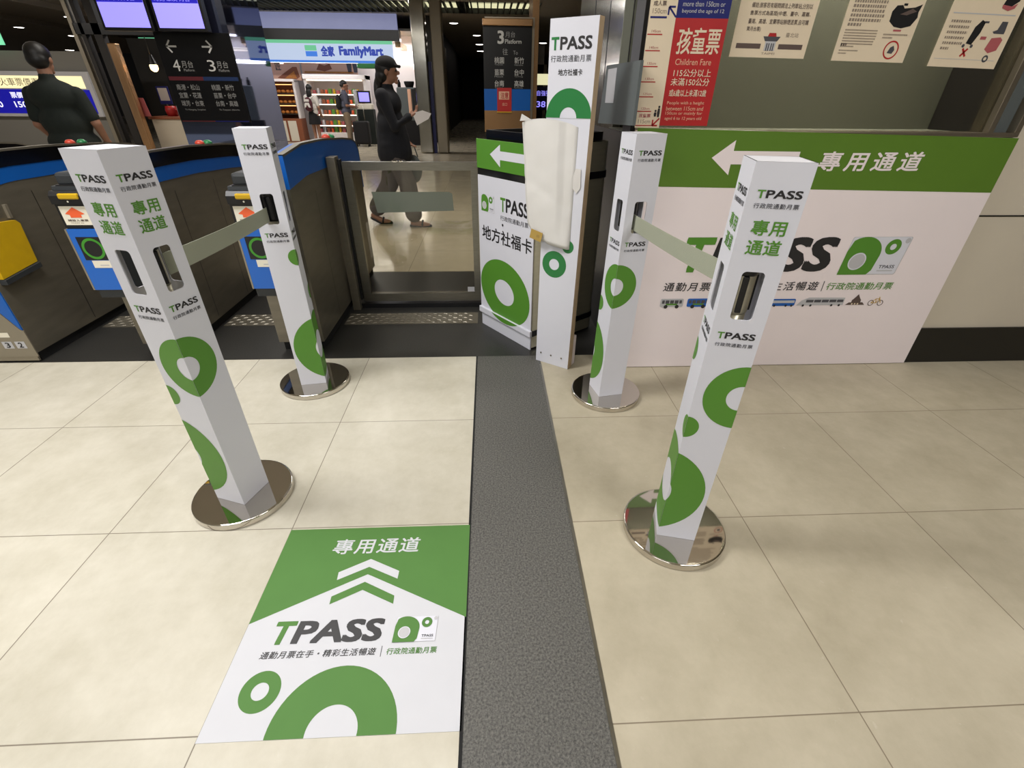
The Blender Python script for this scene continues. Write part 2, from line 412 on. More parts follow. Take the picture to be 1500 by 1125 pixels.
# ------------------------------------------------------------------ floor, walls, ceiling
fl = MB()
def slab(x0, x1, y0, y1, k): fl.add([(x0, y0, 0), (x1, y0, 0), (x1, y1, 0), (x0, y1, 0)], [(0, 1, 2, 3)], k)
slab(-8, -.086, -5, 2.30, 'tileL'); slab(.267, 8, -5, 2.30, 'tileR'); slab(-.086, .267, -5, 2.30, 'granite')
slab(-8, 8, 2.30, 3.79, 'granited'); slab(-32, 12, 3.79, 36, 'tileI')
struct(fl.build('floor', origin=(0, 0, 0)))
struct(MB().box(-.090, -.082, -3, 2.30, -.002, .0012, 'rubber').build('trim_1'))
struct(MB().box(.259, .268, -3, 2.2, -.002, .0025, 'steel').build('trim_2'))
for i, (x0, x1) in enumerate(((-.94, -.09), (-1.69, -1.21), (-2.43, -1.96))):
    t = MB(); t.box(x0, x1, 2.745, 2.915, -.004, .004, 'steeld')
    n = int((x1-x0)/.034)
    for a in range(n):
        for b in range(5):
            x = x0+.02+a*.034; y = 2.762+b*.034; d = 1 if (a+b) % 2 else -1; h = .004
            q = [(x-.015, y-.005*d-.003, h), (x+.015, y+.005*d-.003, h), (x+.015, y+.005*d+.003, h), (x-.015, y-.005*d+.003, h)]
            t.add(q+[(x-.006, y-.002*d, h+.003), (x+.006, y+.002*d, h+.003)], [(0, 1, 5, 4), (1, 2, 5), (2, 3, 4, 5), (3, 0, 4)], 'steeld')
    struct(t.build('trim_%d' % (i+3)))
c = MB()
c.box(-32, 12, -5, 7.0, 3.10, 3.18, 'ceilfront')
for x0, x1, y0, y1 in ((-32, 12, 7.0, 13.9), (-32, -6.8, 13.9, 36), (-6.8, 1.3, 15.75, 36), (1.3, 12, 13.9, 36)):
    c.box(x0, x1, y0, y1, 3.10, 3.18, 'ceil')
for x in (-14, -11, -8): c.box(x, x+.25, 5, 30, 2.98, 3.099, 'ceil')
struct(c.build('ceiling'))
struct(MB().box(-32, 12, -5.1, -5, 0, 3.1, 'greywall').build('wall_back'))
struct(MB().box(-32, 12, 33, 33.1, 0, 3.1, 'dark').build('wall_far'))
struct(MB().box(8.0, 8.1, -5, 36, 0, 3.1, 'greywall').build('wall_side'))

# booth wall on the right, with its window
w = MB()
w.box(.605, 4.9, 2.172, 2.30, 0, 1.115, 'wall')
w.box(2.275, 4.9, 2.172, 2.30, 1.115, 3.1, 'wall'); w.box(.605, 2.275, 2.172, 2.30, 2.35, 3.1, 'wall')
w.box(2.29, 4.9, 2.169, 2.1725, .783, .789, 'baseblk')
struct(w.build('wall_right'))
struct(MB().box(2.0, 4.9, 2.160, 2.1725, 0, .207, 'baseblk', .002).build('baseboard_right'))
w = MB()
w.box(.660, .674, 2.30, 4.1, 1.10, 3.1, 'mirror')
for y in (2.62, 3.12, 3.55): w.box(.658, .661, y-.004, y+.004, 1.10, 3.1, 'blk')
w.box(.590, .606, 2.172, 2.30, 0, 3.1, 'blk'); w.box(.660, .674, 2.30, 4.1, 0, 1.10, 'blk')
struct(w.build('wall_booth'))
wf = MB()
for a in ((.605, 2.275, 1.115, 1.132), (.605, 2.275, 2.33, 2.35), (2.13, 2.155, 1.132, 2.33), (2.25, 2.275, 1.132, 2.33), (.605, .625, 1.132, 2.33)):
    wf.box(a[0], a[1], 2.15, 2.24, a[2], a[3], 'frame', .002)
wo = struct(wf.build('window_1'))
MB().box(.625, 2.13, 2.178, 2.186, 1.132, 2.33, 'booth').build('pane', wo)
MB().box(2.155, 2.25, 2.19, 2.20, 1.132, 2.33, 'greyplate').build('side_panel', wo)
bi = MB(); bi.box(.62, 2.26, 2.62, 2.63, 1.12, 2.34, 'blind')
bi.box(.606, 2.275, 2.30, 2.63, 1.115, 1.12, 'blind'); bi.box(.606, 2.275, 2.30, 2.63, 2.34, 2.35, 'dark'); bi.box(2.262, 2.275, 2.30, 2.63, 1.12, 2.34, 'dark')
struct(bi.build('wall_booth_inside'))

# ------------------------------------------------------------------ the printed mark: white card with green D
def card(mb, fr, x0, x1, y0, y1, e, green='green', shear=0.):
    sh = lambda x, y: (x+shear*(y-y0), y)
    w, h = x1-x0, y1-y0
    mb.flat(fr, [sh(*p) for p in rrect(x0, x1, y0, y1, .03*w)], e, 'lgrey')
    mb.flat(fr, [sh(*p) for p in rrect(x0+.008*w, x1-.012*w, y0+.016*h, y1-.008*h, .03*w)], e*1.6, 'white')
    cx, cy, r = x0+.24*w, y0+.52*h, .48*h
    d = [(x0, y0), (x0+.50*w, y0)]
    d += [(x0+.56*w, y0+.12*h)]
    d += [(cx+.34*w*math.cos(t), cy+r*math.sin(t)) for t in [PI*i/22 for i in range(0, 15)]]
    d += [(x0+.04*w, y0+.9*h), (x0, y0+.62*h)]
    mb.flat(fr, [sh(*p) for p in d], e*2.2, green)
    mb.ring(fr, *sh(x0+.24*w, y0+.36*h), .23*h, 0, e*2.8, 'white', shear=shear)
    mb.ring(fr, *sh(x0+.24*w, y0+.36*h), .20*h, 0, e*3.2, 'lgrey', shear=shear)
    mb.ring(fr, *sh(x0+.74*w, y0+.74*h), .20*h, .08*h, e*2.2, green, shear=shear)
    mb.ring(fr, *sh(x0+.94*w, y0+.90*h), .07*h, 0, e*2.2, 'lgrey', shear=shear)
    mb.text(fr, 'TPASS', sh(x0+.66*w, y0+.17*h)[0], sh(x0+.93*w, y0+.17*h)[0], y0+.17*h, y0+.26*h, e*2.2, 'dgrey', .01, shear)
    mb.rect(fr, sh(x0+.66*w, y0+.09*h)[0], sh(x0+.93*w, y0+.09*h)[0], y0+.09*h, y0+.12*h, e*2.2, 'lgrey')
def tpass(mb, fr, x0, x1, y0, y1, e, green='green', blk='black', shear=0., bold=.022):
    w = x1-x0
    mb.text(fr, 'T', x0, x0+.185*w, y0, y1, e, green, bold, shear)
    mb.text(fr, 'PASS', x0+.205*w, x1, y0, y1, e, blk, bold, shear)

# ------------------------------------------------------------------ floor sticker
fr = F((-.686, .49, 0), (1, 0, 0), (0, 1, 0), (0, 0, 1))
s = MB(); s.fbox(fr, 0, .6, -.004, .602, .0002, .0012, 'stickwhite')
e = .0014
s.flat(fr, [(0, .602), (0, .274), (.294, .421), (.6, .272), (.6, .602)], e, 'greenfloor')
s.flat(fr, [(.203, .431), (.205, .404), (.293, .447), (.387, .402), (.388, .429), (.292, .476)], e+.0002, 'stickwhite')
s.flat(fr, [(.204, .350), (.205, .325), (.290, .368), (.388, .320), (.387, .346), (.291, .395)], e+.0002, 'greenfloor')
s.text(fr, '專用通道', .160, .436, .497, .556, e+.0002, 'stickwhite', .012, .10, 1.12)
tpass(s, fr, .071, .370, .2135, .278, e+.0002, 'greenfloor', 'black', .13, .03)
card(s, fr, .404, .520, .207, .279, .0016, 'greenfloor', .05)
s.text(fr, '通勤月票在手・精彩生活暢遊', .066, .364, .177, .196, e+.0002, 'black', .012, .15, 1.1)
s.rect(fr, .379, .3808, .172, .200, e+.0002, 'dgrey')
s.text(fr, '行政院通勤月票', .393, .525, .176, .193, e+.0002, 'greenfloor', .014, .12, 1.05)
s.ring(fr, .1015, .0995, .0485, .0205, e, 'greenfloor')
s.ring(fr, .300, .003, .150, .0600, e, 'greenfloor', (0, .6, -.004, .6))
tag(s.build('floor_sticker'), 'green and white TPASS floor sticker with chevrons, beside the dark granite strip', 'floor sticker')

# ------------------------------------------------------------------ barrier posts
PW, PH, PZ = .1180, 1.140, .026
def wrap_graphics(mb, fr, s0, z0):
    """print that runs round the corners; s0 = where this face starts on the unrolled sleeve"""
    w = PW; c = (0, w, .03, PH)
    for off in (0, 4*w, -4*w):
        for cx, cz, ro, ri in ((w, .575, .095, .037), (0, .466, .035, 0), (-.060, .218, .165, .068), (-w, .656, .034, 0)):
            x = cx+off-s0
            if x+ro > 0 and x-ro < w: mb.ring(fr, x, cz-z0, ro, ri, .0006, 'green', (0, w, .004, PH))
def make_post(P, letters, label, front, skew=0.):
    mx, my, a, tx, ty = P
    r = Vector((math.cos(a), math.sin(a), 0)); l = Vector((-math.sin(a+skew), math.cos(a+skew), 0))
    m = Vector((mx, my, PZ)); v = Vector((tx, ty, PH-PZ))/(PH-PZ)
    cen = m+(r+l)*PW/2
    root = thing('barrier_post', (cen.x, cen.y, 0), label, 'barrier post', 'green and white barrier posts')
    k = [m+l*PW, m, m+r*PW, m+(r+l)*PW]
    sl = MB(); hole = rrect(.034, .084, .794-PZ, .912-PZ, .010)
    for i in range(4):
        A, B = k[i], k[(i+1) % 4]; u = (B-A).normalized()
        fr = F(A, u, v, Vector((u.y, -u.x, 0)))
        H = PH-PZ
        g_ = .00015; sl.prism(fr, [(g_, 0), (PW-g_, 0), (PW-g_, H), (g_, H)], -.003, 0, 'white', [hole])
        wrap_graphics(sl, fr, {'A': 0, 'B': PW, 'C': -2*PW, 'P': -PW}[letters[i]], PZ)
        tpass(sl, fr, .0185, .108, 1.0700-PZ, 1.0865-PZ, .0006)
        sl.text(fr, '行政院通勤月票', .0175, .108, 1.0495-PZ, 1.0600-PZ, .0006, 'dgrey', .006, 0, 1.12)
        tpass(sl, fr, .0165, .105, .7425-PZ, .7600-PZ, .0006)
        sl.text(fr, '行政院通勤月票', .0165, .105, .7215-PZ, .7315-PZ, .0006, 'dgrey', .006, 0, 1.12)
        if front:
            sl.text(fr, '專用', .026, .097, .993-PZ, 1.026-PZ, .0006, 'green', .016, 0, 1.05)
            sl.text(fr, '通道', .026, .098, .951-PZ, .984-PZ, .0006, 'green', .016, 0, 1.05)
    top = [q+v*(PH-PZ) for q in k]
    sl.add(top, [(0, 1, 2, 3)], 'white')
    sl.build('printed_sleeve', root)
    cx, cy = cen.x, cen.y
    bs = MB(); bs.lathe([(0, .0255), (.05, .0255), (.1605, .0255)], (cx, cy, 0), 'chrome', 80, False)
    bs.lathe([(.1605, .0255), (.1625, .0252), (.1645, .0242), (.1657, .0225), (.1660, .0205)], (cx, cy, 0), 'chrome', 80)
    bs.lathe([(.1660, .0205), (.1660, .0025)], (cx, cy, 0), 'chrome', 80); bs.lathe([(.1660, .0025), (.160, .0015), (0, .0015)], (cx, cy, 0), 'chrome', 80, False)
    bs.build('base', root)
    MB().lathe([(0, .0012), (.163, .0012), (.163, .0030), (0, .0030)], (cx, cy, -.001), 'rubber', 48).build('rubber_foot', root)
    ip = MB().lathe([(.0, .026), (.027, .026), (.027, .80), (.0, .80)], (cx, cy, 0), 'binsteel', 32)
    ip.build('inner_pole', root)
    hd = MB().lathe([(0, .80), (.028, .80), (.029, .805), (.029, .895), (.029, .896)], (cx, cy, 0), 'blk' if not front else 'binsteel', 32); hd.lathe([(.029, .896), (.031, .897), (.031, .925), (0, .93)], (cx, cy, 0), 'blk', 32)
    for q in range(4):
        t = a+skew*0+q*PI/2; d = Vector((math.cos(t), math.sin(t), 0)); n = Vector((-d.y, d.x, 0))
        hd.fbox(F((cx, cy, 0), n, (0, 0, 1), d), -.007, .007, .806, .896, .022, .033, 'blk', .002)
    hd.build('belt_head', root)
    return root, cen, r, l
lf, lfc, lfr, lfl = make_post((-.8750, 1.1889, 1.2409, .0032, -.0027), 'ABCP', 'near white and green barrier post left of the floor sticker', True)
rf, rfc, rfr, rfl = make_post((.5325, 1.0067, -.2433, .0156, .0165), 'PABC', 'near white and green barrier post on the right side of the granite strip', True)
lr, lrc, lrr, lrl = make_post((-.8296, 1.9995, 1.7849, .0029, -.0001), 'CPAB', 'far barrier post in front of the glass gate, belt stretched to the left', False, -.05)
rr, rrc, rrr, rrl = make_post((.5089, 1.8296, .1806, .0113, -.0115), 'ABCP', 'far barrier post standing before the left end of the big wall board', False, .03)
def belt(parent, A, B, z0, z1, sag=.006):
    A = Vector(A); B = Vector(B); d = (B-A).normalized(); n = Vector((-d.y, d.x, 0)).normalized()*.0008
    vs = []; fs = []; N = 20
    for i in range(N+1):
        t = i/N; p = A+(B-A)*t
        dz = z0[0]+(z1[0]-z0[0])*t-sag*4*t*(1-t); uz = z0[1]+(z1[1]-z0[1])*t-sag*4*t*(1-t)
        for q, zz in ((n, dz), (n, uz), (-n, uz), (-n, dz)): vs.append((p.x+q.x, p.y+q.y, zz))
    for i in range(N):
        for j in range(4): fs.append((4*i+j, 4*i+(j+1) % 4, 4*i+4+(j+1) % 4, 4*i+4+j))
    fs += [(0, 1, 2, 3), (4*N+3, 4*N+2, 4*N+1, 4*N)]
    tag(MB().add(vs, fs, 'belt').build('barrier_belt'), parent, 'barrier belt', 'barrier belts')
belt('grey green belt stretched between the two left barrier posts', (lrc.x-.005, lrc.y-.040, 0), (lfc.x+.012, lfc.y+.040, 0), (.802, .858), (.815, .875))
belt('grey green belt stretched between the two right barrier posts', (rrc.x+.006, rrc.y-.040, 0), (rfc.x+.010, rfc.y+.040, 0), (.805, .862), (.835, .893))

# ------------------------------------------------------------------ tall TPASS sign
O = Vector((.243, 2.251, .001)); u = Vector((.816, -.578, 0)); n = Vector((-.578, -.816, 0))
fr = F(O, u, UP, n); root = thing('standing_sign', (.32, 2.21, 0), 'tall narrow white TPASS sign board with a half green arch near its top', 'sign')
SW, SH = .196, 1.502
s = MB(); s.prism(fr, [(0, 0), (SW, 0), (SW+.014, SH), (.004, SH)], -.045, 0, 'white', side='woodedge')
e = .0006
s.text(fr, 'T', .013, .047, 1.402, 1.444, e, 'dgreen', .03); s.text(fr, 'PASS', .052, .188, 1.402, 1.444, e, 'black', .022)
s.text(fr, '行政院通勤月票', .013, .189, 1.363, 1.385, e, 'dgrey', .004, 0, 1.1)
s.text(fr, '地方社福卡', .049, .156, 1.318, 1.340, e, 'black', .016)
s.ring(fr, .105, 1.172, .104, .038, e, 'dgreen', (.001, .207, 1.172, 1.4))
s.rect(fr, .003, .207, 1.170, 1.1718, e, 'lgrey')
s.ring(fr, .147, .648, .030, 0, e, 'dgreen'); s.ring(fr, .080, .553, .065, .027, e, 'dgreen')
s.build('sign_panel', root)
for a in (.03, .092, .155):
    MB().prism(fr, [(a+.0045*math.cos(PI*q/7), .055+.0045*math.sin(PI*q/7)) for q in range(14)], .0002, .0024, 'steeld').build('screw', root)
MB().fbox(fr, SW-.05, SW-.002, .0, .17, -.085, -.046, 'whitepanel', .001).build('back_block', root)
# paper sheath taped to it
ps = MB(); g = []
NZ, NX = 26, 18
for j in range(NZ+1):
    t = j/NZ; z = .665+t*(1.158-.665)
    xl = -.020-.040*min(1, t*7)-.031*min(1, max(0, (t-.1)/.9))**.8; xr = .156
    for i in range(NX+1):
        q = i/NX; bul = math.sin(PI*q)
        fold = (.022+.018*t)*(1-q*.55)+.012*bul-.012*(1 if q > .74 else 0)*min(1, t*2)
        cre = -.004*math.exp(-((z-.93+.10*q)/.012)**2)+.0014*math.sin(z*23+q*5)+.0005*math.sin(z*61-q*11)
        zz = z+(.018*(q*2-1)**2*-1+.012*(1-q))*t-.028*q*(1-t)*(1 if q > .35 else .2)
        g.append((fr.p(xl+(xr-xl)*q, zz, max(.004, fold+cre)*(1 if q < .97 else .35)), fr.p(xl+(xr-xl)*q, zz+.006*(1-q), max(.002, fold*.45-.008+.012*bul*0)*(1 if q < .97 else .3))))
vs = [a for a, _ in g]+[b for _, b in g]; K = len(g); fs = []; X = NX+1
for j in range(NZ):
    for i in range(NX):
        a = j*X+i; fs.append((a, a+1, a+X+1, a+X)); fs.append((K+a+X, K+a+X+1, K+a+1, K+a))
for j in range(NZ):
    for i in (0, NX):
        a = j*X+i; fs.append((a, a+X, K+a+X, K+a) if i == 0 else (K+a, K+a+X, a+X, a))
for i in range(NX): fs.append((K+i, K+i+1, i+1, i))
root2 = thing('paper_sleeve', tuple(fr.p(.03, .67, .03)), 'crumpled white paper sleeve taped over the middle of the tall narrow sign', 'paper')
ps.add(vs, fs, 'paper', True)
fp = [fr.p(-.091, 1.158, .060), fr.p(-.088, 1.184, .050), fr.p(-.052, 1.160, .020)]
ps.add(fp+[p+n*.0008 for p in fp], [(0, 1, 2), (5, 4, 3), (0, 3, 4, 1), (1, 4, 5, 2)], 'paper')
ps.build('paper_body', root2)
tp = MB(); tp.fbox(F(fr.p(-.008, .688, .036), u*.97-Vector((0, 0, .22)), Vector((0, 0, .97))+u*.22, n), -.030, .034, -.022, .022, 0, .0012, 'tape')
tp.text(F(fr.p(-.008, .688, .0375), u*.97-Vector((0, 0, .22)), Vector((0, 0, .97))+u*.22, n), '(1)', .006, .020, -.008, .006, 0, 'textbrown', 0)
tp.build('brown_tape', root2)
ct = MB(); ct.prism(fr, [(.150, .955), (.160, .985), (.184, .985), (.188, .91), (.170, .885), (.152, .905)],   .0035, .0045, 'cleartape'); ct.build('clear_tape', root2)

# ------------------------------------------------------------------ bin with printed wrap
A = Vector((-.054, 2.762, 0)); u = Vector((.5848, -.8112, 0)); n = Vector((-.8112, -.5848, 0))
fr = F(A, u, UP, n); BW = .482
root = thing('trash_bin', (.22, 2.70, 0), 'stainless steel bin with black bands and a green and white TPASS front', 'trash bin')
def bin_loop(g=0., D=.52):
    pts = [(-g, g), (BW+g, g)]
    rr_ = .07
    for i in range(9):
        t = PI/2*i/8; pts.append((BW-rr_+(rr_+g)*math.cos(t), -(D-rr_)-(rr_+g)*math.sin(t)))
    for i in range(9):
        t = PI/2+PI/2*i/8; pts.append((rr_+(rr_+g)*math.cos(t), -(D-rr_)-(rr_+g)*math.sin(t)))
    return pts
def bin_wall(mb, z0, z1, g, k, smooth=True):
    L = bin_loop(g); N = len(L)
    vs = [fr.p(a, z0, b) for a, b in L]+[fr.p(a, z1, b) for a, b in L]
    mb.add(vs, [(i, i+N, (i+1) % N+N, (i+1) % N) for i in range(N)], k, smooth); return L, N
b = MB(); L, N = bin_wall(b, .012, 1.055, 0, 'binsteel'); b.add([fr.p(a, .012, c) for a, c in L], [tuple(range(N))], 'steeld')
b.build('body', root)
for z0, z1 in ((.884, .918), (.085, .118)):
    b = MB(); bin_wall(b, z0, z1, .006, 'blk'); Lo, Li = bin_loop(.006), bin_loop(0)
    for z, fl_ in ((z0, True), (z1, False)):
        vs = [fr.p(a, z, c) for a, c in Lo]+[fr.p(a, z, c) for a, c in Li]
        b.add(vs, [((i, (i+1) % N, N+(i+1) % N, N+i) if fl_ else (N+i, N+(i+1) % N, (i+1) % N, i)) for i in range(N)], 'blk')
    b.build('black_band', root)
b = MB(); L2 = bin_loop(-.03)
vs = [fr.p(a, 1.04, c) for a, c in L2]+[fr.p(a, 1.098, c) for a, c in L2]; b.add(vs, [(i, i+N, (i+1) % N+N, (i+1) % N) for i in range(N)], 'blkgloss')
L3 = bin_loop(-.045); vs = [fr.p(a, 1.098, c) for a, c in L2]+[fr.p(a, 1.098, c) for a, c in L3]+[fr.p(a, .98, c) for a, c in L3]
b.add(vs, [(i, N+i, N+(i+1) % N, (i+1) % N) for i in range(N)]+[(N+i, 2*N+i, 2*N+(i+1) % N, N+(i+1) % N) for i in range(N)]+[tuple(2*N+i for i in range(N))], 'blk')
b.build('liner_rim', root)
b = MB(); b.fbox(fr, -.004, BW+.004, .918, 1.058, .0065, .012, 'green', .001)
b.flat(fr, [(.118, .992), (.205, 1.042), (.205, 1.012), (.40, 1.012), (.40, .972), (.205, .972), (.205, .938)], .0126, 'white')
b.build('header_board', root)
b = MB(); b.fbox(fr, .0, BW, .112, .884, .0065, .0115, 'white', .001)
card(b, F(fr.p(0, 0, .0116), fr.u, fr.v, fr.n), .030, .150, .702, .790, .0005, 'green')
tpass(b, fr, .205, .440, .724, .795, .0123, 'green', 'black', 0, .02)
b.text(fr, '行政院通勤月票', .205, .44, .678, .704, .0123, 'dgrey', .004, 0, 1.05)
b.ring(fr, .225, .655, .007, 0, .0123, 'black')
b.text(fr, '地方社福卡', .032, .472, .548, .626, .0123, 'black', .014, 0, 1.0)
b.ring(fr, .237, .275, .185, .0735, .0123, 'green', (.001, BW-.001, .113, .88), 1.24, -.10)
b.build('front_board', root)
b = MB(); b.fbox(fr, -.006, BW+.008, .085, .122, .0065, .024, 'white', .003); b.ring(fr, .237, .275, .185, .0735, .0246, 'green', (.0, BW, .086, .121), 1.24, -.10); b.build('lip', root)
b = MB(); b.fbox(fr, .004, BW-.002, .0, .085, .002, .010, 'white', .001); b.build('kick_board', root)
t = MB()
for q, (dx, k) in enumerate(((0, 'shopw'), (.022, 'lgrey'))):
    t.fbox(F((.415+dx, 2.60, 1.0), (.95, .2, .04), (-.05, 0, 1), (.2, -.95, 0)), -.010, .010, 0, .135-.012*q, 0, .003, k)
t.fbox(F((.428, 2.605, 1.0), (.95, .2, .04), (-.05, 0, 1), (.2, -.95, 0)), -.010, .018, 0, .105, -.006, -.003, 'cnavy')
tag(t.build('leaflet'), 'folded white and navy leaflets sticking out of the bin top', 'leaflet')

# ------------------------------------------------------------------ big wall board
fr = FRONT(0, 2.150, 0)
s = MB(); s.prism(fr, [(.615, .004), (2.292, .004), (2.282, 1.112), (.615, 1.142)], -.020, 0, 'whitepanel')
e = .0006
s.flat(fr, [(.615, .918), (2.283, .892), (2.282, 1.112), (.615, 1.142)], e, 'greenwall')
s.flat(fr, [(.952, 1.031), (1.041, 1.099), (1.041, 1.058), (1.334, 1.056), (1.334, 1.004), (1.041, 1.006), (1.041, .963)], e*2, 'whitepanel')
s.text(fr, '專用通道', 1.428, 1.888, .980, 1.058, e*2, 'whitepanel', .016, .12, 1.35)
tpass(s, fr, .893, 1.640, .529, .696, e*2, 'green', 'black', .18, .030)
card(s, fr, 1.706, 2.000, .512, .696, .0006, 'green', .08)
s.text(fr, '通勤月票在手・精彩生活暢遊', .848, 1.630, .433, .478, e*2, 'black', .008, .12, 1.2)
s.rect(fr, 1.656, 1.660, .427, .480, e*2, 'dgrey')
s.text(fr, '行政院通勤月票', 1.676, 2.018, .434, .472, e*2, 'green', .008, .12, 1.05)
# small vehicles along the bottom
def wheels(xs, z, r):
    for x in xs: s.ring(fr, x, z, r, 0, e*4, 'black', n=14)
def bus(x0, x1, z0, z1, body, stripe):
    s.flat(fr, rrect(x0, x1, z0, z1, .008), e*2, body); s.rect(fr, x0+.008, x1-.008, z0+.42*(z1-z0), z1-.008, e*3, 'dgrey')
    for i in range(1, 5): x = x0+(x1-x0)*i/5; s.rect(fr, x-.002, x+.002, z0+.42*(z1-z0), z1-.008, e*3.5, body)
    if stripe: s.rect(fr, x0+.03, x1-.03, z0+.01, z0+.018, e*3, stripe)
    wheels((x0+.03, x1-.03), z0+.002, .010)
bus(.848, .965, .350, .394, 'lgrey', 'green'); bus(.985, 1.10, .350, .394, 'blue2', 'green')
bus(1.12, 1.24, .350, .392, 'green', 'whitepanel'); bus(1.26, 1.36, .350, .392, 'lgrey', 'blue2')
s.flat(fr, rrect(1.385, 1.545, .350, .388, .008), e*2, 'blue'); s.rect(fr, 1.39, 1.54, .366, .380, e*3, 'lgrey'); wheels((1.41, 1.44, 1.50, 1.53), .352, .006)
s.flat(fr, [(1.555, .352), (1.80, .352), (1.80, .392), (1.61, .394), (1.575, .378)], e*2, 'lgrey'); s.rect(fr, 1.60, 1.795, .368, .382, e*3, 'dgrey')
for x in (1.64, 1.68, 1.72, 1.76): s.rect(fr, x-.002, x+.002, .366, .384, e*3.5, 'lgrey')
wheels((1.59, 1.63, 1.74, 1.78), .352, .006)
s.flat(fr, [(1.812, .352), (1.915, .352), (1.90, .366), (1.888, .366), (1.888, .378), (1.876, .392), (1.864, .410), (1.852, .392), (1.840, .378), (1.840, .366), (1.828, .366)], e*2, 'textbrown')
for x in (1.843, 1.858, 1.873): s.rect(fr, x, x+.007, .354, .362, e*3, 'cream')
for x in (1.945, 1.995): s.ring(fr, x, .362, .0155, .012, e*2, 'textbrown', n=20)
for a, c in (((1.945, .362), (1.965, .384)), ((1.965, .384), (1.985, .384)), ((1.985, .384), (1.995, .362)), ((1.965, .384), (1.972, .362)), ((1.972, .362), (1.945, .362)), ((1.972, .362), (1.985, .384)), ((1.985, .384), (1.980, .395))):
    d = Vector((c[0]-a[0], c[1]-a[1])); pn = Vector((-d.y, d.x)).normalized()*.0016
    s.flat(fr, [(a[0]-pn.x, a[1]-pn.y), (c[0]-pn.x, c[1]-pn.y), (c[0]+pn.x, c[1]+pn.y), (a[0]+pn.x, a[1]+pn.y)], e*2.4, 'yellow')
tag(s.build('wall_board'), 'large white TPASS board with a green arrow band, on the wall under the window', 'sign board')

# ------------------------------------------------------------------ height chart and fare sign
fr = FRONT(0, 2.148, 0)
s = MB(); s.fbox(fr, .601, .702, 1.142, 1.78, -.0025, 0, 'cream'); e = .0005
for i in range(7):
    z = 1.150+.05*i; s.rect(fr, .603, .660 if i else .672, z-.0018, z+.0018, e, 'red')
    if i: s.text(fr, '%dcm' % (115+5*i), .618, .652, z+.006, z+.014, e, 'pinkish', 0)
s.rect(fr, .606, .668, 1.498, 1.504, e, 'navy')
s.text(fr, '孩童票', .612, .660, 1.178, 1.192, e, 'pinkish', .01); s.text(fr, '115cm', .612, .662, 1.158, 1.172, e, 'textgrey', 0)
s.text(fr, '成人票', .612, .660, 1.534, 1.549, e, 'textbrown', .01); s.text(fr, '150cm', .612, .664, 1.512, 1.527, e, 'textgrey', 0)
s.ring(fr, .632, 1.575, .016, 0, e, 'red', n=20); s.flat(fr, [(.658, 1.60), (.676, 1.60), (.676, 1.555)], e, 'red')
def arrow(fr, x, z, L, k, dx, dz, wd=.006):
    for a, c in (((x, z), (x+dx*L, z+dz*L)), ((x, z), (x+dx*L*.8, z)), ((x, z), (x, z+dz*L*.8))):
        d = Vector((c[0]-a[0], c[1]-a[1])); pn = Vector((-d.y, d.x)).normalized()*wd/2
        s.flat(fr, [(a[0]-pn.x, a[1]-pn.y), (c[0]-pn.x, c[1]-pn.y), (c[0]+pn.x, c[1]+pn.y), (a[0]+pn.x, a[1]+pn.y)], e, k)
arrow(fr, .672, 1.150, .026, 'red', 1, 1); arrow(fr, .672, 1.532, .030, 'navy', 1, -1)
for x, z, h in ((.678, 1.182, .020), (.691, 1.180, .036)):
    s.ring(fr, x, z+h, .0042, 0, e, 'black', n=14); s.flat(fr, [(x-.004, z), (x+.004, z), (x+.005, z+h*.45), (x+.004, z+h-.005), (x-.004, z+h-.005), (x-.006, z+h*.45)], e, 'black')
tag(s.build('height_chart'), 'cream strip with red height marks for children, left edge of the booth window', 'height chart')
s = MB(); s.fbox(fr, .7025, .902, 1.150, 1.500, -.003, 0, 'red'); s.fbox(fr, .7025, .902, 1.500, 1.80, -.003, 0, 'navy')
K = 'cream'
s.text(fr, '孩童票', .722, .888, 1.390, 1.472, e, K, .012)
s.text(fr, 'Children Fare', .727, .868, 1.356, 1.376, e, 'peach', 0)
s.text(fr, '115公分以上', .727, .876, 1.318, 1.343, e, K, .006); s.text(fr, '未滿150公分', .722, .876, 1.288, 1.314, e, K, .006)
s.text(fr, '或6歲以上未滿12歲', .722, .872, 1.252, 1.276, e, K, .008)
for i, tx in enumerate(('People with a height', 'between 115cm and', '150cm or mainly for', 'aged 6 to 12 years old')):
    s.text(fr, tx, .720, .872, 1.222-.018*i, 1.236-.018*i, e, 'peach', 0)
for i, tx in enumerate(('People with a height', 'more than 150cm or', 'beyond the age of 12')):
    s.text(fr, tx, .722, .880, 1.556-.022*i, 1.571-.022*i, e, 'lgrey', 0)
tag(s.build('fare_sign'), 'red and navy child fare sign beside the cream height chart', 'sign')

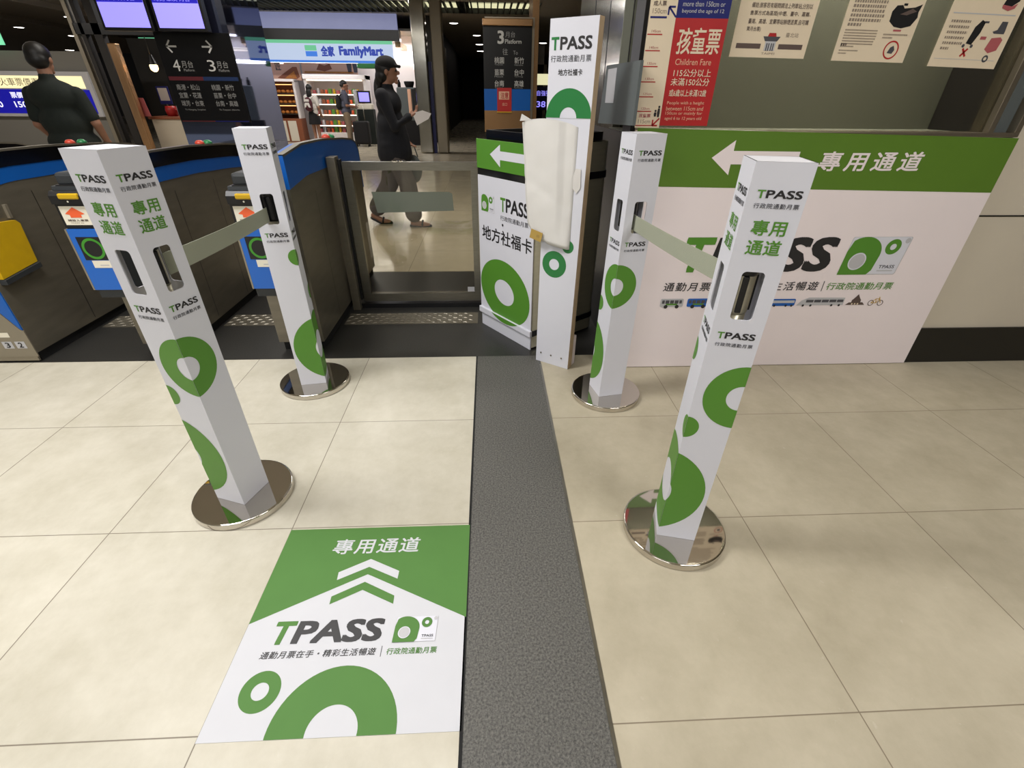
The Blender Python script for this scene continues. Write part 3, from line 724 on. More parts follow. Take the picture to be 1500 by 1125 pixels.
# ------------------------------------------------------------------ posters on the window
def poster(x0, x1, z0, z1, rot, label):
    f = F((x0, 2.1735, z0), (math.cos(rot), 0, math.sin(rot)), (-math.sin(rot), 0, math.cos(rot)), (0, -1, 0))
    p = MB(); p.fbox(f, 0, x1-x0, 0, z1-z0, -.0015, 0, 'cream'); return f, p, x1-x0, z1-z0
def lines(p, f, x0, x1, z, n, dz, h, k, ragged=.15):
    for i in range(n):
        x = x0
        xe = x1-(random.random()*ragged*(x1-x0) if i < n-1 else .6*(x1-x0))
        while x < xe:
            w = h*(.55+.5*random.random()); p.rect(f, x, min(x+w, xe), z-i*dz-h/2, z-i*dz+h/2, e, k); x += w+h*.35
f, p, w, h = poster(.945, 1.246, 1.386, 1.81, -.012, '')
p.text(f, '票價自備現金$41元。', .060, .265, .192, .212, e, 'textbrown', .01)
for i, tx in enumerate(('備註:旅客若有疑問請洽上列車站,分別以', '售票方式為區間(中壢、臺中、嘉義、', '臺南、高雄、宜蘭等站辦理退票,自可購', '買月台票)')):
    p.text(f, tx, .045, .045+(.235 if i < 3 else .055), .152-.024*i, .168-.024*i, e, 'textbrown', .004)
p.rect(f, .018, .115, .028, .044, e, 'textbrown'); p.rect(f, .186, .282, .028, .044, e, 'textbrown')
p.rect(f, .131, .173, .022, .052, e, 'lgrey'); p.flat(f, [(.128, .052), (.176, .052), (.186, .067), (.118, .067)], e, 'dgrey')
p.flat(f, [(.135, .067), (.169, .067), (.165, .078), (.139, .078)], e*2, 'red')
for x in (.139, .147, .157, .165): p.rect(f, x-.002, x+.002, .022, .046, e*2, 'dgrey')
p.text(f, 'TAIPEI', .124, .178, .010, .017, e, 'textgrey', 0)
p.text(f, '臺北站', .205, .255, .066, .080, e, 'textgrey', .0)
tag(p.build('notice_poster'), 'cream notice with a red roofed building mark and two dark bars, left on the window', 'poster', 'posters on the booth window')
f, p, w, h = poster(1.360, 1.656, 1.378, 1.80, -.016, '')
lines(p, f, .02, .16, .185, 6, .014, .009, 'textgrey'); lines(p, f, .018, .150, .098, 7, .0085, .0045, 'textgrey', .04)
lines(p, f, .018, .075, .052, 1, .01, .008, 'textbrown', 0); lines(p, f, .018, .10, .034, 2, .009, .004, 'textgrey')
p.flat(f, [(.178, .158), (.190, .176), (.212, .178), (.222, .168), (.262, .172), (.288, .182), (.282, .158), (.286, .142), (.270, .116), (.236, .108), (.205, .112), (.180, .128)], e, 'cblack')
p.flat(f, [(.212, .150), (.255, .168), (.275, .160), (.24, .148)], e*2, 'textbrown'); p.rect(f, .215, .230, .176, .183, e, 'cblack')
p.rect(f, .208, .240, .098, .104, e, 'pinkish'); lines(p, f, .175, .275, .088, 2, .010, .005, 'textgrey', .02)
p.ring(f, .228, .040, .030, .025, e, 'red', n=30); p.flat(f, [(.215, .030), (.222, .048), (.234, .054), (.242, .040), (.236, .028)], e, 'dgrey')
lines(p, f, .03, .25, .40, 12, .016, .008, 'textgrey')
tag(p.build('bag_poster'), 'cream poster with a black folded bag and a red ring symbol, middle of the window', 'poster', 'posters on the booth window')
f, p, w, h = poster(1.763, 2.047, 1.364, 1.79, -.026, '')
lines(p, f, .03, .12, .225, 2, .012, .007, 'textgrey'); p.rect(f, .016, .268, .168, .1715, e, 'lgrey'); p.rect(f, .014, .268, .026, .0275, e, 'lgrey')
lines(p, f, .022, .105, .145, 6, .017, .008, 'textgrey')
p.flat(f, [(.200, .200), (.212, .250), (.245, .256), (.262, .248), (.258, .212), (.236, .196)], e, 'cblack'); p.flat(f, [(.198, .200), (.236, .196), (.256, .206), (.250, .190), (.228, .182), (.200, .190)], e*2, 'pinkish')
p.flat(f, [(.118, .078), (.128, .130), (.146, .152), (.162, .146), (.158, .112), (.142, .074)], e, 'cblack'); p.rect(f, .158, .176, .143, .149, e, 'dgrey')
for x in (.112, .146): p.ring(f, x, .070, .006, 0, e, 'dgrey', n=12)
for q in (1, -1): p.flat(f, [(.113-.0, .038 if q > 0 else .060), (.119, .034 if q > 0 else .064), (.140, .060 if q > 0 else .038), (.134, .064 if q > 0 else .034)], e, 'red')
p.rect(f, .168, .192, .092, .102, e, 'pinkish')
p.flat(f, [(.205, .062), (.214, .098), (.250, .102), (.262, .094), (.256, .060), (.226, .050)], e, 'pinkish')
p.flat(f, [(.206, .118), (.222, .124), (.228, .150), (.252, .150), (.256, .122), (.256, .112), (.214, .112)], e, 'dgrey')
p.ring(f, .226, .032, .012, .006, e, 'dgrey', n=20)
tag(p.build('luggage_poster'), 'cream poster with small luggage pictures and a red cross, right on the window', 'poster', 'posters on the booth window')

# grey plate with silver label beside the booth
root = thing('grey_plate', (.56, 2.35, 1.13), 'slanted grey plate with a silver label between the bin and the height chart', 'panel')
O = Vector((.545, 2.62, 1.137)); d = Vector((.575, 2.09, 1.152))-O; uu = d.normalized(); nn = Vector((uu.y, -uu.x, 0)).normalized()
nn = Vector((-abs(nn.x), nn.y if nn.x < 0 else -nn.y, 0)); f = F(O, uu, UP, nn); L = d.length
MB().prism(f, [(0, 0), (L, 0), (L, .215), (.06, .232)], -.012, 0, 'greyplate').build('plate', root)
MB().prism(f, [(.10, .085), (.235, .082), (.235, .212), (.10, .215)], .0005, .0016, 'lgrey').build('silver_label', root)

# ------------------------------------------------------------------ ticket gates
def ztop(y): 
    pts = ((2.30, .985), (2.36, 1.002), (2.66, 1.034), (3.0, 1.030), (3.41, 1.008), (3.66, .985), (3.75, .955), (3.79, .90), (3.80, .80))
    for (a, b), (c, d) in zip(pts, pts[1:]):
        if a <= y <= c: return b+(d-b)*(y-a)/(c-a)
    return pts[0][1] if y < 2.3 else .8
def gate(xr, style, label, wd=.25, y0=2.40):
    xl = xr-wd; sc = .965 if style != 'wide' else 1.0
    root = thing('ticket_gate', ((xl+xr)/2, 3.1, 0), label, 'ticket gate', 'ticket gates')
    side = F((xr, 0, 0), (0, 1, 0), UP, (1, 0, 0))
    ys = [y0+(3.74-y0)*i/26 for i in range(27)]+[3.77, 3.79, 3.80]
    lo = lambda y, d: [max(.2, ztop(q)*sc-d) for q in y]
    bands = ((.145, 0.0, 'blue_cover', 'blue', .004),) if style == 'wide' else ((.14, .072, 'blue_stripe', 'blue', .003), (.072, 0., 'top_cover', 'blkgloss', .006))
    bot = bands[0][0]
    yy = [q for q in ys if q <= 3.795]
    cab = MB(); cab.prism(side, [(y0, .055), (3.785, .055)]+[(q, z) for q, z in reversed(list(zip(yy, lo(yy, bot))))], -wd, 0, 'steeld')
    for q in (2.75, 3.16, 3.5): cab.rect(side, q-.002, q+.002, .07, .80, .0006, 'blk')
    cab.box(xl+.015, xr-.015, y0+.02, 3.76, 0, .056, 'rubber')
    cab.build('cabinet', root)
    for d0, d1, nm, k, g in bands:
        z0, z1 = lo(ys, d0), lo(ys, d1)
        b = MB(); b.prism(side, list(zip(ys, z0))+list(reversed(list(zip(ys, z1)))), -.05, g, k)
        b.build(nm, root)
    t = MB(); z1 = lo(ys, -.004)
    vs = []; fs = []
    for q, z in zip(ys, z1):
        for x, dz in ((xr-.024, -.004), (xr-.024, .001), (xr+.007, .001), (xr+.007, -.009)): vs.append((x, q, z+dz))
    for i in range(len(ys)-1):
        for j in range(3): fs.append((4*i+j, 4*i+4+j, 4*i+5+j, 4*i+1+j))
    t.add(vs, fs, 'steeld'); t.build('edge_trim', root)
    for q, k in ((3.18, 'lampred'), (3.27, 'lampgrn')):
        z = ztop(q)*sc+.004
        MB().lathe([(0, .022), (.014, .020), (.024, .011), (.026, 0), (0, 0)], (xr-.024, q, z), k, 20).build('indicator_lamp', root)
    return root
M['lampred'] = mat('red_lamp_cap', (190, 70, 52), .3, emit=(200, 60, 40), es=.12)
M['lampgrn'] = mat('green_lamp_cap', (40, 120, 72), .3, emit=(30, 120, 70), es=.08)
def reader(root, xr):
    """reader column in front of a gate; xr = right face of the gate"""
    x0, x1 = xr-.205, xr-.02; xc = (x0+x1)/2; yf = 2.225
    f = F((x0, yf, 0), (1, 0, 0), UP, (0, -1, 0)); w = x1-x0
    sx = F((x1, 0, 0), (0, 1, 0), UP, (1, 0, 0))
    h = MB(); h.prism(sx, [(yf+.005, .395), (yf+.175, .395), (yf+.175, .90), (yf+.02, .90), (yf+.002, .80), (yf, .74)], -w, 0, 'anth')
    h.box(x0+.016, x1-.010, yf+.035, yf+.165, .895, .952, 'anth', .014); h.box(x0+.02, x1-.02, yf+.02, yf+.10, .880, .905, 'blk')
    h.prism(F((x1+.004, 0, 0), (0, 1, 0), UP, (1, 0, 0)), [(yf-.018, .832), (yf+.09, .832), (yf+.09, .885), (yf-.004, .884), (yf-.018, .866)], -w-.004, 0, 'blk')
    h.fbox(f, .0, w, .73, .834, -.004, .0065, 'blk')
    h.build('reader_housing', root)
    sl = MB(); sl.fbox(f, .040, .125, .852, .876, .006, .024, 'yellow', .006); sl.ring(f, .072, .843, .004, 0, .0186, 'ivory', n=12); sl.build('ticket_slot', root)
    st = MB(); st.fbox(f, .012, .130, .742, .822, .006, .0085, 'ivory')
    st.flat(f, [(.070, .818), (.112, .790), (.094, .786), (.094, .774), (.046, .774), (.046, .786), (.028, .790)], .0092, 'orange')
    st.text(f, '請投入車票', .028, .115, .758, .767, .0092, 'textbrown', .01); st.text(f, 'TICKET IN', .035, .09, .748, .754, .0092, 'textgrey', 0)
    st.build('arrow_label', root)
    bp = MB(); bp.prism(f, [(.0, .44), (w, .44), (w, .724), (.0, .724)], -.002, .012, 'blue2'); bp.fbox(f, -.006, .002, .44, .724, -.01, .013, 'beige'); bp.build('blue_panel', root)
    rg = MB(); rg.fbox(f, .026, .140, .585, .690, .011, .0135, 'blk'); rg.ring(f, .083, .637, .048, .037, .0140, 'ringgreen'); rg.build('card_reader', root)
    lb = MB(); lb.fbox(f, .050, .150, .548, .582, .0118, .0132, 'ivory'); lb.rect(f, .08, .12, .558, .563, .0136, 'lgrey'); lb.build('white_label', root)
    pl = MB(); pl.box(x0+.06, x0+.175, yf+.09, yf+.16, .035, .396, 'beige', .003); pl.box(x0+.112, x0+.117, yf+.0885, yf+.0905, .04, .39, 'blk'); pl.build('pole', root)
    MB().box(x0+.07, x0+.185, yf+.08, yf+.17, 0, .036, 'rubber', .002).build('foot', root)
g3 = gate(-.952, 'wide', 'ticket gate with an all blue arched top, joined to the glass gate', .25); reader(g3, -.952)
g2 = gate(-1.700, 'band', 'ticket gate with black top band and a card reader, second from the glass gate', .25); reader(g2, -1.700)
g1 = gate(-2.445, 'band', 'ticket gate with a yellow flap and number plate on its front, at the left edge', .25, 2.31)
# its plain front with yellow flap, blue panel, number plate
sx = F((-2.445, 0, 0), (0, 1, 0), UP, (1, 0, 0))
f = F((-2.695, 2.3095, .035), (1, 0, 0), UP, (0, -1, 0))
b = MB(); b.prism(f, [(0, 0), (.25, 0), (.25, .150), (.236, .158), (.135, .34), (0, .34)], 0, .006, 'beige'); b.fbox(f, .012, .238, -.028, .0, -.01, .002, 'beige', .002)
b.rect(f, .115, .165, .115, .142, .0065, 'ivory')
for x, tx in ((.105, '3'), (.170, '2')): b.rect(f, x, x+.05, .050, .090, .0065, 'lgrey'); b.text(f, tx, x+.014, x+.036, .055, .085, .007, 'black', .02)
b.build('number_plate', g1)
f = FRONT(-2.695, 2.3095, 0)
MB().prism(f, [(.140, .378), (.238, .197), (.247, .190), (.247, .44), (.0, .44), (.0, .378)], 0, .006, 'blue').build('blue_panel', g1)
b = MB(); b.prism(sx, [(2.335, .452), (2.556, .478), (2.572, .672), (2.555, .690), (2.36, .705)], .002, .022, 'yellow'); b.build('yellow_flap', g1)
MB().prism(sx, [(2.33, .425), (2.556, .450), (2.556, .474), (2.33, .449)], .0, .034, 'anth').build('flap_tray', g1); MB().prism(sx, [(2.545, .70), (2.56, .70), (2.565, .765), (2.55, .765)], .0, .014, 'beige').build('flap_latch', g1)
g0 = gate(-3.19, 'band', 'ticket gate furthest left, only its top showing behind the others', .25)

# glass swing gate
root = thing('glass_gate', (-.50, 3.02, 0), 'steel framed glass swing gate standing between the blue topped gate and bin', 'gate')
y = 3.03
b = MB(); x0, x1, z0, z1 = -.868, -.072, .045, .912
f = FRONT(0, y, 0)
b.prism(f, [(x0, z0), (x1, z0), (x1, z1), (x0, z1)], -.04, 0, 'steel', [[(x0+.052, z0+.052), (x1-.04, z0+.052), (x1-.04, z1-.045), (x0+.052, z1-.045)]])
b.build('frame', root)
MB().fbox(f, x0+.05, x1-.038, z0+.05, z1-.043, -.024, -.016, 'clear').build('pane', root)
MB().prism(f, [(-.72, .775-.03), (-.25, .775-.03), (-.23, .735), (-.225, .635), (-.70, .622)], -.0155, -.0148, 'frost').build('frosted_film', root)
b = MB(); b.fbox(f, x1-.088, x1-.042, z0+.058, z0+.092, -.0155, -.0148, 'lgrey'); b.build('small_label', root)
b = MB(); b.box(-.938, -.888, y-.05, y+.03, .0, .942, 'steeld', .003); b.box(-.888, -.872, y-.01, y+.03, .06, .925, 'blk'); b.build('hinge_post', root)
b = MB(); b.box(-.57, -.54, y+.002, y+.04, .912, .918, 'chrome', .002); b.box(-.53, -.51, y+.002, y+.04, .912, .918, 'chrome', .002); b.build('latch', root)
MB().box(-.945, -.065, y-.01, y+.06, .0, .03, 'blk').build('sill', root)

# ------------------------------------------------------------------ pillar with the platform sign, monitors
pl = MB(); th = .16
P = [(-3.94, 7.0), (-3.06, 7.0), (-3.06-1.9*th, 7.0+1.9*.987), (-3.94, 8.9)]
pl.add([(x, y, 0) for x, y in P]+[(x, y, 3.1) for x, y in P], [(0, 1, 5, 4), (1, 2, 6, 5), (2, 3, 7, 6), (3, 0, 4, 7)], 'purple')
struct(pl.build('wall_pillar'))
root = thing('platform_sign', (-3.5, 6.95, .92), 'black platform 4 and 3 sign with two arrows on the dark pillar', 'sign')
f = FRONT(-3.925, 6.97, 0); BWD = .87; e = .001
b = MB(); b.fbox(f, 0, BWD, .93, 1.85, -.03, 0, 'boardblk', .003)
for x, tx, ar in ((.115, '4', -1), (.53, '3', 1)):
    zc = 1.715; xx = x+.05
    for a, c in (((xx-.06, zc), (xx+.06, zc)), ((xx+.055*ar, zc), (xx+.005*ar, zc+.06)), ((xx+.055*ar, zc), (xx+.005*ar, zc-.06))):
        d = Vector((c[0]-a[0], c[1]-a[1])); pn = Vector((-d.y, d.x)).normalized()*.009
        b.flat(f, [(a[0]-pn.x, a[1]-pn.y), (c[0]-pn.x, c[1]-pn.y), (c[0]+pn.x, c[1]+pn.y), (a[0]+pn.x, a[1]+pn.y)], e, 'boardtxt')
    b.text(f, tx, x, x+.085, 1.47, 1.585, e, 'boardtxt', .0); b.text(f, '月台', x+.105, x+.24, 1.505, 1.575, e, 'boardtxt2', 0)
    b.text(f, 'Platform', x+.115, x+.24, 1.468, 1.495, e, 'boardtxt2', 0)
M['reddim'] = mat('print_dull_red', (92, 30, 40), .5); M['bluedim'] = mat('print_dull_blue', (20, 44, 88), .5)
b.rect(f, .02, .43, 1.375, 1.415, e, 'reddim'); b.rect(f, .43, .85, 1.375, 1.415, e, 'bluedim')
for x, rows, en in ((.08, ('南港・松山', '宜蘭・花蓮', '瑞芳・台東'), 'To Nangang, Songshan'), (.50, ('桃園・新竹', '苗栗・台中', '台南・高雄'), 'To Taoyuan, Hsinchu')):
    for i, tx in enumerate(rows): b.text(f, tx, x, x+.27, 1.275-.085*i, 1.335-.085*i, e, 'boardtxt2', .0)
    b.text(f, en, x+.02, x+.27, 1.055, 1.075, e, 'boardtxt2', 0)
b.rect(f, .02, .43, .935, .945, e, 'reddim'); b.rect(f, .43, .85, .935, .945, e, 'navy')
b.build('sign_face', root)
def monitor(x0, label):
    root = thing('departure_monitor', (x0+.25, 6.85, 1.86), label, 'monitor', 'departure monitors')
    f = FRONT(x0, 6.82, 0)
    b = MB(); b.fbox(f, -.03, .53, 1.845, 2.20, -.09, -.004, 'blk', .004); b.fbox(f, .15, .35, 2.2, 3.1, -.07, -.03, 'blk'); b.build('housing', root)
    b = MB(); b.fbox(f, 0, .50, 1.875, 2.17, -.005, .0, 'scr'); b.rect(f, 0, .5, 2.10, 2.17, .001, 'scrdark')
    b.text(f, '時刻 車次 月台', .03, .42, 2.115, 2.15, .002, 'scr', 0)
    for i in range(9): b.rect(f, .03, .30+.15*((i*7) % 3)/2, 1.892+.022*i, 1.895+.022*i, .001, 'scr')
    b.build('screen', root)
monitor(-4.34, 'violet departure monitor above left of the black platform sign')
monitor(-3.74, 'violet departure monitor directly above the black platform sign')

# platform 3 pillar
pl = MB(); pl.box(-.03, .66, 8.0, 8.7, 0, 2.16, 'frame'); pl.box(.63, .72, 8.02, 8.7, 0, 3.1, 'copper')
struct(pl.build('wall_column'))
root = thing('platform_sign', (.3, 7.97, .8), 'tall black platform 3 sign with a blue foot, left of the tall narrow sign', 'sign')
f = FRONT(0, 7.985, 0)
b = MB(); b.fbox(f, -.055, .625, 1.33, 2.06, -.012, 0, 'boardblk'); b.fbox(f, -.055, .625, 1.06, 1.33, -.012, .0, 'blue'); b.fbox(f, -.055, .625, .78, 1.06, -.012, 0, 'copper'); b.fbox(f, -.06, .63, 2.06, 2.14, -.012, .05, 'copper', .01)
b.text(f, '3', .145, .235, 1.86, 2.01, e, 'boardtxt', .02); b.text(f, '月台', .255, .39, 1.935, 2.0, e, 'boardtxt2', .0); b.text(f, 'Platform', .25, .48, 1.865, 1.915, e, 'boardtxt', .01)
b.text(f, '往', .215, .29, 1.735, 1.81, e, 'boardtxt2', .0); b.text(f, 'To', .365, .43, 1.74, 1.785, e, 'boardtxt2', .0)
for (x, z), tx, en in zip(((.10, 1.635), (.385, 1.635), (.10, 1.495), (.385, 1.495), (.10, 1.36), (.385, 1.36)), ('桃園', '新竹', '苗栗', '台中', '台南', '高雄'), ('Taoyuan', 'Hsinchu', 'Miaoli', 'Taichung', 'Tainan', 'Kaohsiung')):
    b.text(f, tx, x, x+.135, z, z+.075, e, 'boardtxt', .004); b.text(f, en, x, x+.12, z-.024, z-.004, e, 'boardtxt2', 0)
b.build('sign_face', root)
b = MB(); b.fbox(f, .135, .345, 1.045, 1.345, .002, .012, 'red'); b.fbox(f, .16, .31, 1.20, 1.30, .012, .013, 'peach'); b.text(f, '注意', .185, .30, 1.21, 1.29, .014, 'red', .01); b.text(f, '出口', .21, .28, 1.12, 1.16, .0135, 'peach', 0)
b.fbox(f, .13, .35, 1.035, 1.047, .0, .03, 'yellow')
tag(b.build('red_notice'), 'small red notice fixed on the blue foot of the platform 3 sign', 'notice')

# ------------------------------------------------------------------ shop at the back
sh = MB()
sh.box(-9.4, -2.6, 17.6, 17.7, 0, 2.75, 'shopw')
sh.box(-9.4, -2.4, 15.9, 16.2, 2.49, 2.74, 'boardblk'); sh.box(-9.4, -1.8, 16.2, 17.7, 2.75, 2.8, 'greywall')
sh.box(-2.6, -1.75, 17.6, 17.7, 0, 2.75, 'shopw')
struct(sh.build('wall_shop'))
b = MB(); b.box(-7.0, -2.45, 16.0, 16.05, 2.74, 3.10, 'glassband'if 'glassband' in M else 'scr') if False else None
M['bandglow'] = mat('bulkhead_glass_glow', (160, 166, 196), .45, emit=(140, 146, 190), es=.55, noise=.12, nscale=1.5)  # no lamp: the glow stands for light reflected by the glass
struct(MB().box(-9.4, -2.45, 16.0, 16.1, 2.745, 3.10, 'bandglow').build('wall_bulkhead'))
for i, y in enumerate((16.7, 17.2)):
    tag(MB().box(-2.95, -1.85, y, y+.09, 2.26, 2.31, 'glowshelf', .01).build('shop_lamp'), ('white strip lamp in the shop right of the shop sign, front one', 'white strip lamp in the shop right of the shop sign, back one')[i], 'lamp', 'shop strip lamps')
tag(MB().box(-2.6, -2.45, 16.3, 17.5, 2.38, 2.50, 'copper').build('wooden_beam'), 'orange beam under the shop ceiling right of the shop sign', 'beam')
root = thing('shop_sign', (-5.9, 15.8, 1.95), 'long lit white shop sign with green top line and blue lettering', 'sign')
f = FRONT(0, 15.78, 0)
b = MB(); b.fbox(f, -9.3, -2.60, 2.01, 2.48, -.12, 0, 'signw', .004); b.fbox(f, -9.3, -2.60, 2.41, 2.485, -.1, .004, 'signg'); b.fbox(f, -9.3, -2.60, 1.98, 2.035, -.1, .004, 'signb')
b.build('sign_box', root)
b = MB(); e = .006
b.rect(f, -4.97, -4.66, 2.25, 2.37, e, 'signg'); b.rect(f, -4.97, -4.66, 2.12, 2.235, e, 'signb'); b.rect(f, -4.97, -4.66, 2.235, 2.25, e, 'signw')
b.build('shop_mark', root)
MB().text(f, '全家', -4.55, -4.19, 2.12, 2.36, e, 'signink', .045).build('lettering', root); MB().text(f, 'FamilyMart', -4.06, -2.86, 2.09, 2.36, e, 'signink', .045).build('lettering', root)
# posters above the shelves
def advert(x0, x1, z0, z1, label, fn):
    f = FRONT(0, 16.4, 0); p = MB(); p.fbox(f, x0, x1, z0, z1, -.03, 0, 'peach'); fn(p, f); tag(p.build('advert_panel'), label, 'advert', 'adverts above the shop shelves')
def ad1(p, f):
    p.flat(f, [(-6.1, 1.63), (-5.62, 1.90), (-5.50, 1.90), (-5.46, 1.66), (-5.6, 1.58)], .004, 'choc'); p.flat(f, [(-5.9, 1.62), (-5.60, 1.80), (-5.55, 1.62)], .006, 'bread')
    p.text(f, '匠', -6.1, -5.95, 1.82, 2.0, .004, 'dgrey', .01); p.rect(f, -5.95, -5.85, 1.97, 2.05, .004, 'glowshelf')
advert(-6.35, -5.42, 1.58, 2.10, 'peach shop advert with a big bread slice, above the bakery shelves', ad1)
def ad2(p, f):
    p.flat(f, [(-4.95, 1.84), (-4.85, 1.98), (-4.7, 1.94), (-4.55, 1.99), (-4.5, 1.86), (-4.72, 1.80)], .004, 'choc'); p.rect(f, -5.3, -3.9, 1.76, 1.80, .004, 'bread')
    for x in (-4.05, -3.88): p.flat(f, [(x, 1.78), (x+.10, 1.78), (x+.13, 2.03), (x-.03, 2.03)], .004, 'dgrey')
advert(-5.36, -3.78, 1.72, 2.10, 'peach shop advert with pastries and two dark cups, above the white case', ad2)
# bakery shelves
root = thing('bakery_shelf', (-5.9, 16.3, 0), 'warm lit bakery shelf at the left of the lit shop front', 'shelf')
b = MB(); b.box(-6.35, -6.30, 16.1, 16.5, .62, 1.56, 'shopw'); b.box(-5.62, -5.56, 16.1, 16.5, .62, 1.56, 'shopw'); b.box(-6.35, -5.56, 16.48, 16.5, .62, 1.56, 'choc'); b.box(-6.35, -5.56, 16.05, 16.5, 1.54, 1.60, 'shopw'); b.build('case', root)
b = MB(); b.box(-6.35, -5.56, 16.05, 16.5, 0, .62, 'choc'); 
for x in (-6.25, -5.95): b.box(x+.0, x+.24, 16.04, 16.06, .03, .56, 'ivory')
b.build('cabinet', root)
for z in (.72, .98, 1.24):
    s2 = MB().box(-6.30, -5.62, 16.12, 16.48, z, z+.02, 'steel').build('shelf', root); MB().box(-6.28, -5.64, 16.11, 16.13, z+.215, z+.235, 'glowwarm').build('shelf_lamp', s2)
proto = None
def copies(proto, pts):
    for q in pts:
        o = proto.copy(); o.location = q; COL.objects.link(o)
bn = MB(); bn.ell((0, 0, .04), (.06, .05, .042), 'bread', 12); proto = tag(bn.build('bread_bun', origin=(0, 0, 0)), 'small brown bread bun on the warm lit bakery shelf', 'bread', 'buns on the bakery shelf')
pts = [(-6.22+.13*i, 16.22+.02*(i % 2), z+.0195) for z in (.72, .98, 1.24) for i in range(5)]
proto.location = pts[0]; copies(proto, pts[1:])
# refrigerated case
root = thing('display_case', (-4.4, 16.4, 0), 'white open refrigerated shop case with lit shelves', 'display case')
b = MB(); b.box(-5.28, -5.20, 16.1, 16.75, 0, 1.72, 'shopw'); b.box(-3.60, -3.52, 16.1, 16.75, 0, 1.72, 'shopw'); b.box(-5.28, -3.52, 16.72, 16.75, 0, 1.72, 'shopw'); b.box(-5.28, -3.52, 16.05, 16.75, 1.60, 1.72, 'shopw', .01); b.box(-5.2, -3.6, 16.1, 16.7, 0, .25, 'shopw'); b.build('case', root)
b = MB(); b.box(-5.18, -3.62, 16.06, 16.1, 1.565, 1.60, 'glowshelf'); b.build('top_lamp', root)
for z in (.42, .70, .97, 1.22):
    s2 = MB().box(-5.2, -3.6, 16.22, 16.72, z, z+.02, 'shopw').build('shelf', root); MB().box(-5.2, -3.6, 16.21, 16.225, z-.002, z+.024, 'glowshelf').build('shelf_lamp', s2)
cols = [('pinkish', 'pink'), ('yellow', 'yellow'), ('green', 'green'), ('orange', 'orange'), ('choc', 'brown'), ('lgrey', 'grey')]
allp = [(-5.12+.115*i, 16.40, z) for z in (.25, .44, .72, .99, 1.24) for i in range(13)]
for ci, (k, nm) in enumerate(cols):
    q = [p for i, p in enumerate(allp) if (i*5+i//13) % 6 == ci]
    b = MB(); hh = .10+.02*(ci % 3)
    b.lathe([(0, 0), (.038, 0), (.04, .01), (.04, hh), (.03, hh+.012), (0, hh+.012)], (0, 0, 0), k, 10) if ci % 2 else b.box(-.045, .045, -.035, .035, 0, hh, k, .006)
    pr_ = tag(b.build('food_pack', origin=(0, 0, 0)), 'small %s food pack on the lit shelves of the white shop case' % nm, 'food pack', '%s packs in the shop case' % nm)
    pr_.location = q[0]; copies(pr_, q[1:])
# kiosk, coffee counter, green canopy
root = thing('ticket_kiosk', (-3.6, 15.6, 0), 'dark green kiosk with a lit screen in front of the shop', 'kiosk')
b = MB(); b.box(-3.72, -3.28, 15.45, 15.8, 0, .88, 'cdgreen', .01); b.box(-3.70, -3.30, 15.45, 15.75, .88, 1.02, 'ivory', .02); b.box(-3.78, -3.70, 15.5, 15.75, 0, 1.35, 'lgrey', .01); b.build('body', root)
b = MB(); b.fbox(FRONT(0, 15.44, 0), -3.66, -3.30, 1.03, 1.33, -.05, 0, 'blk', .005); b.fbox(FRONT(0, 15.44, 0), -3.62, -3.34, 1.07, 1.29, 0, .004, 'scr'); b.build('screen', root)
tag(MB().box(-3.62, -2.95, 15.7, 16.0, 1.86, 1.975, 'dgreen', .03).build('canopy'), 'dark green rounded sign under the right end of the shop sign', 'canopy')
root = thing('coffee_machine', (-2.3, 15.3, .0), 'grey coffee machine on a dark counter right of the kiosk', 'coffee machine')
b = MB(); b.box(-2.62, -1.95, 15.2, 15.7, 0, .62, 'cblack', .01); b.build('counter', root)
b = MB(); b.box(-2.52, -2.02, 15.2, 15.6, .62, 1.42, 'greyplate', .03); b.box(-2.10, -2.0, 15.17, 15.21, .70, 1.38, 'blk'); b.box(-2.22, -2.12, 15.17, 15.21, .75, 1.38, 'peach', .02); b.build('body', root)
b = MB(); b.lathe([(0, 0), (.10, 0), (.14, .1), (.14, .14), (0, .14)], (-2.18, 15.4, 1.42), 'cblack', 18); b.build('bean_hopper', root)
tag(MB().lathe([(0, 0), (.045, 0), (.045, .1), (.02, .15), (.02, .18), (0, .18)], (-2.46, 15.4, 1.42), 'cblack', 14).build('bottle'), 'small dark bottle on top of the grey coffee machine', 'bottle')
# metal columns by the corridor
for i, (x0, x1, k, y) in enumerate(((-1.70, -1.38, 'mirror', 13.0), (-1.26, -1.0, 'beige', 13.0))):
    b = MB(); b.box(x0, x1, y, y+.35, 0, 3.1, k, .03); struct(b.build('trim_column_%d' % (i+1)))
tag(MB().box(-1.375, -1.30, 13.1, 13.2, 0, 1.9, 'navy').build('banner'), 'narrow dark blue banner between the two metal columns', 'banner')
b = MB(); b.box(-1.75, -1.55, 16.2, 33, 0, 3.1, 'dark'); b.box(1.2, 1.35, 16, 33, 0, 3.1, 'dark'); struct(b.build('wall_corridor'))
b = MB(); b.box(-1.52, -1.40, 19.0, 19.5, 0, 2.6, 'frame', .02); b.box(-1.53, -1.45, 17.5, 18.6, .4, 1.62, 'cmaroon'); b.box(-1.53, -1.45, 17.5, 18.6, 1.62, 2.15, 'lgrey'); struct(b.build('trim_corridor'))
root = thing('time_board', (1.85, 17.8, .8), 'dark blue lit board with figures just left of the tall narrow sign', 'board')
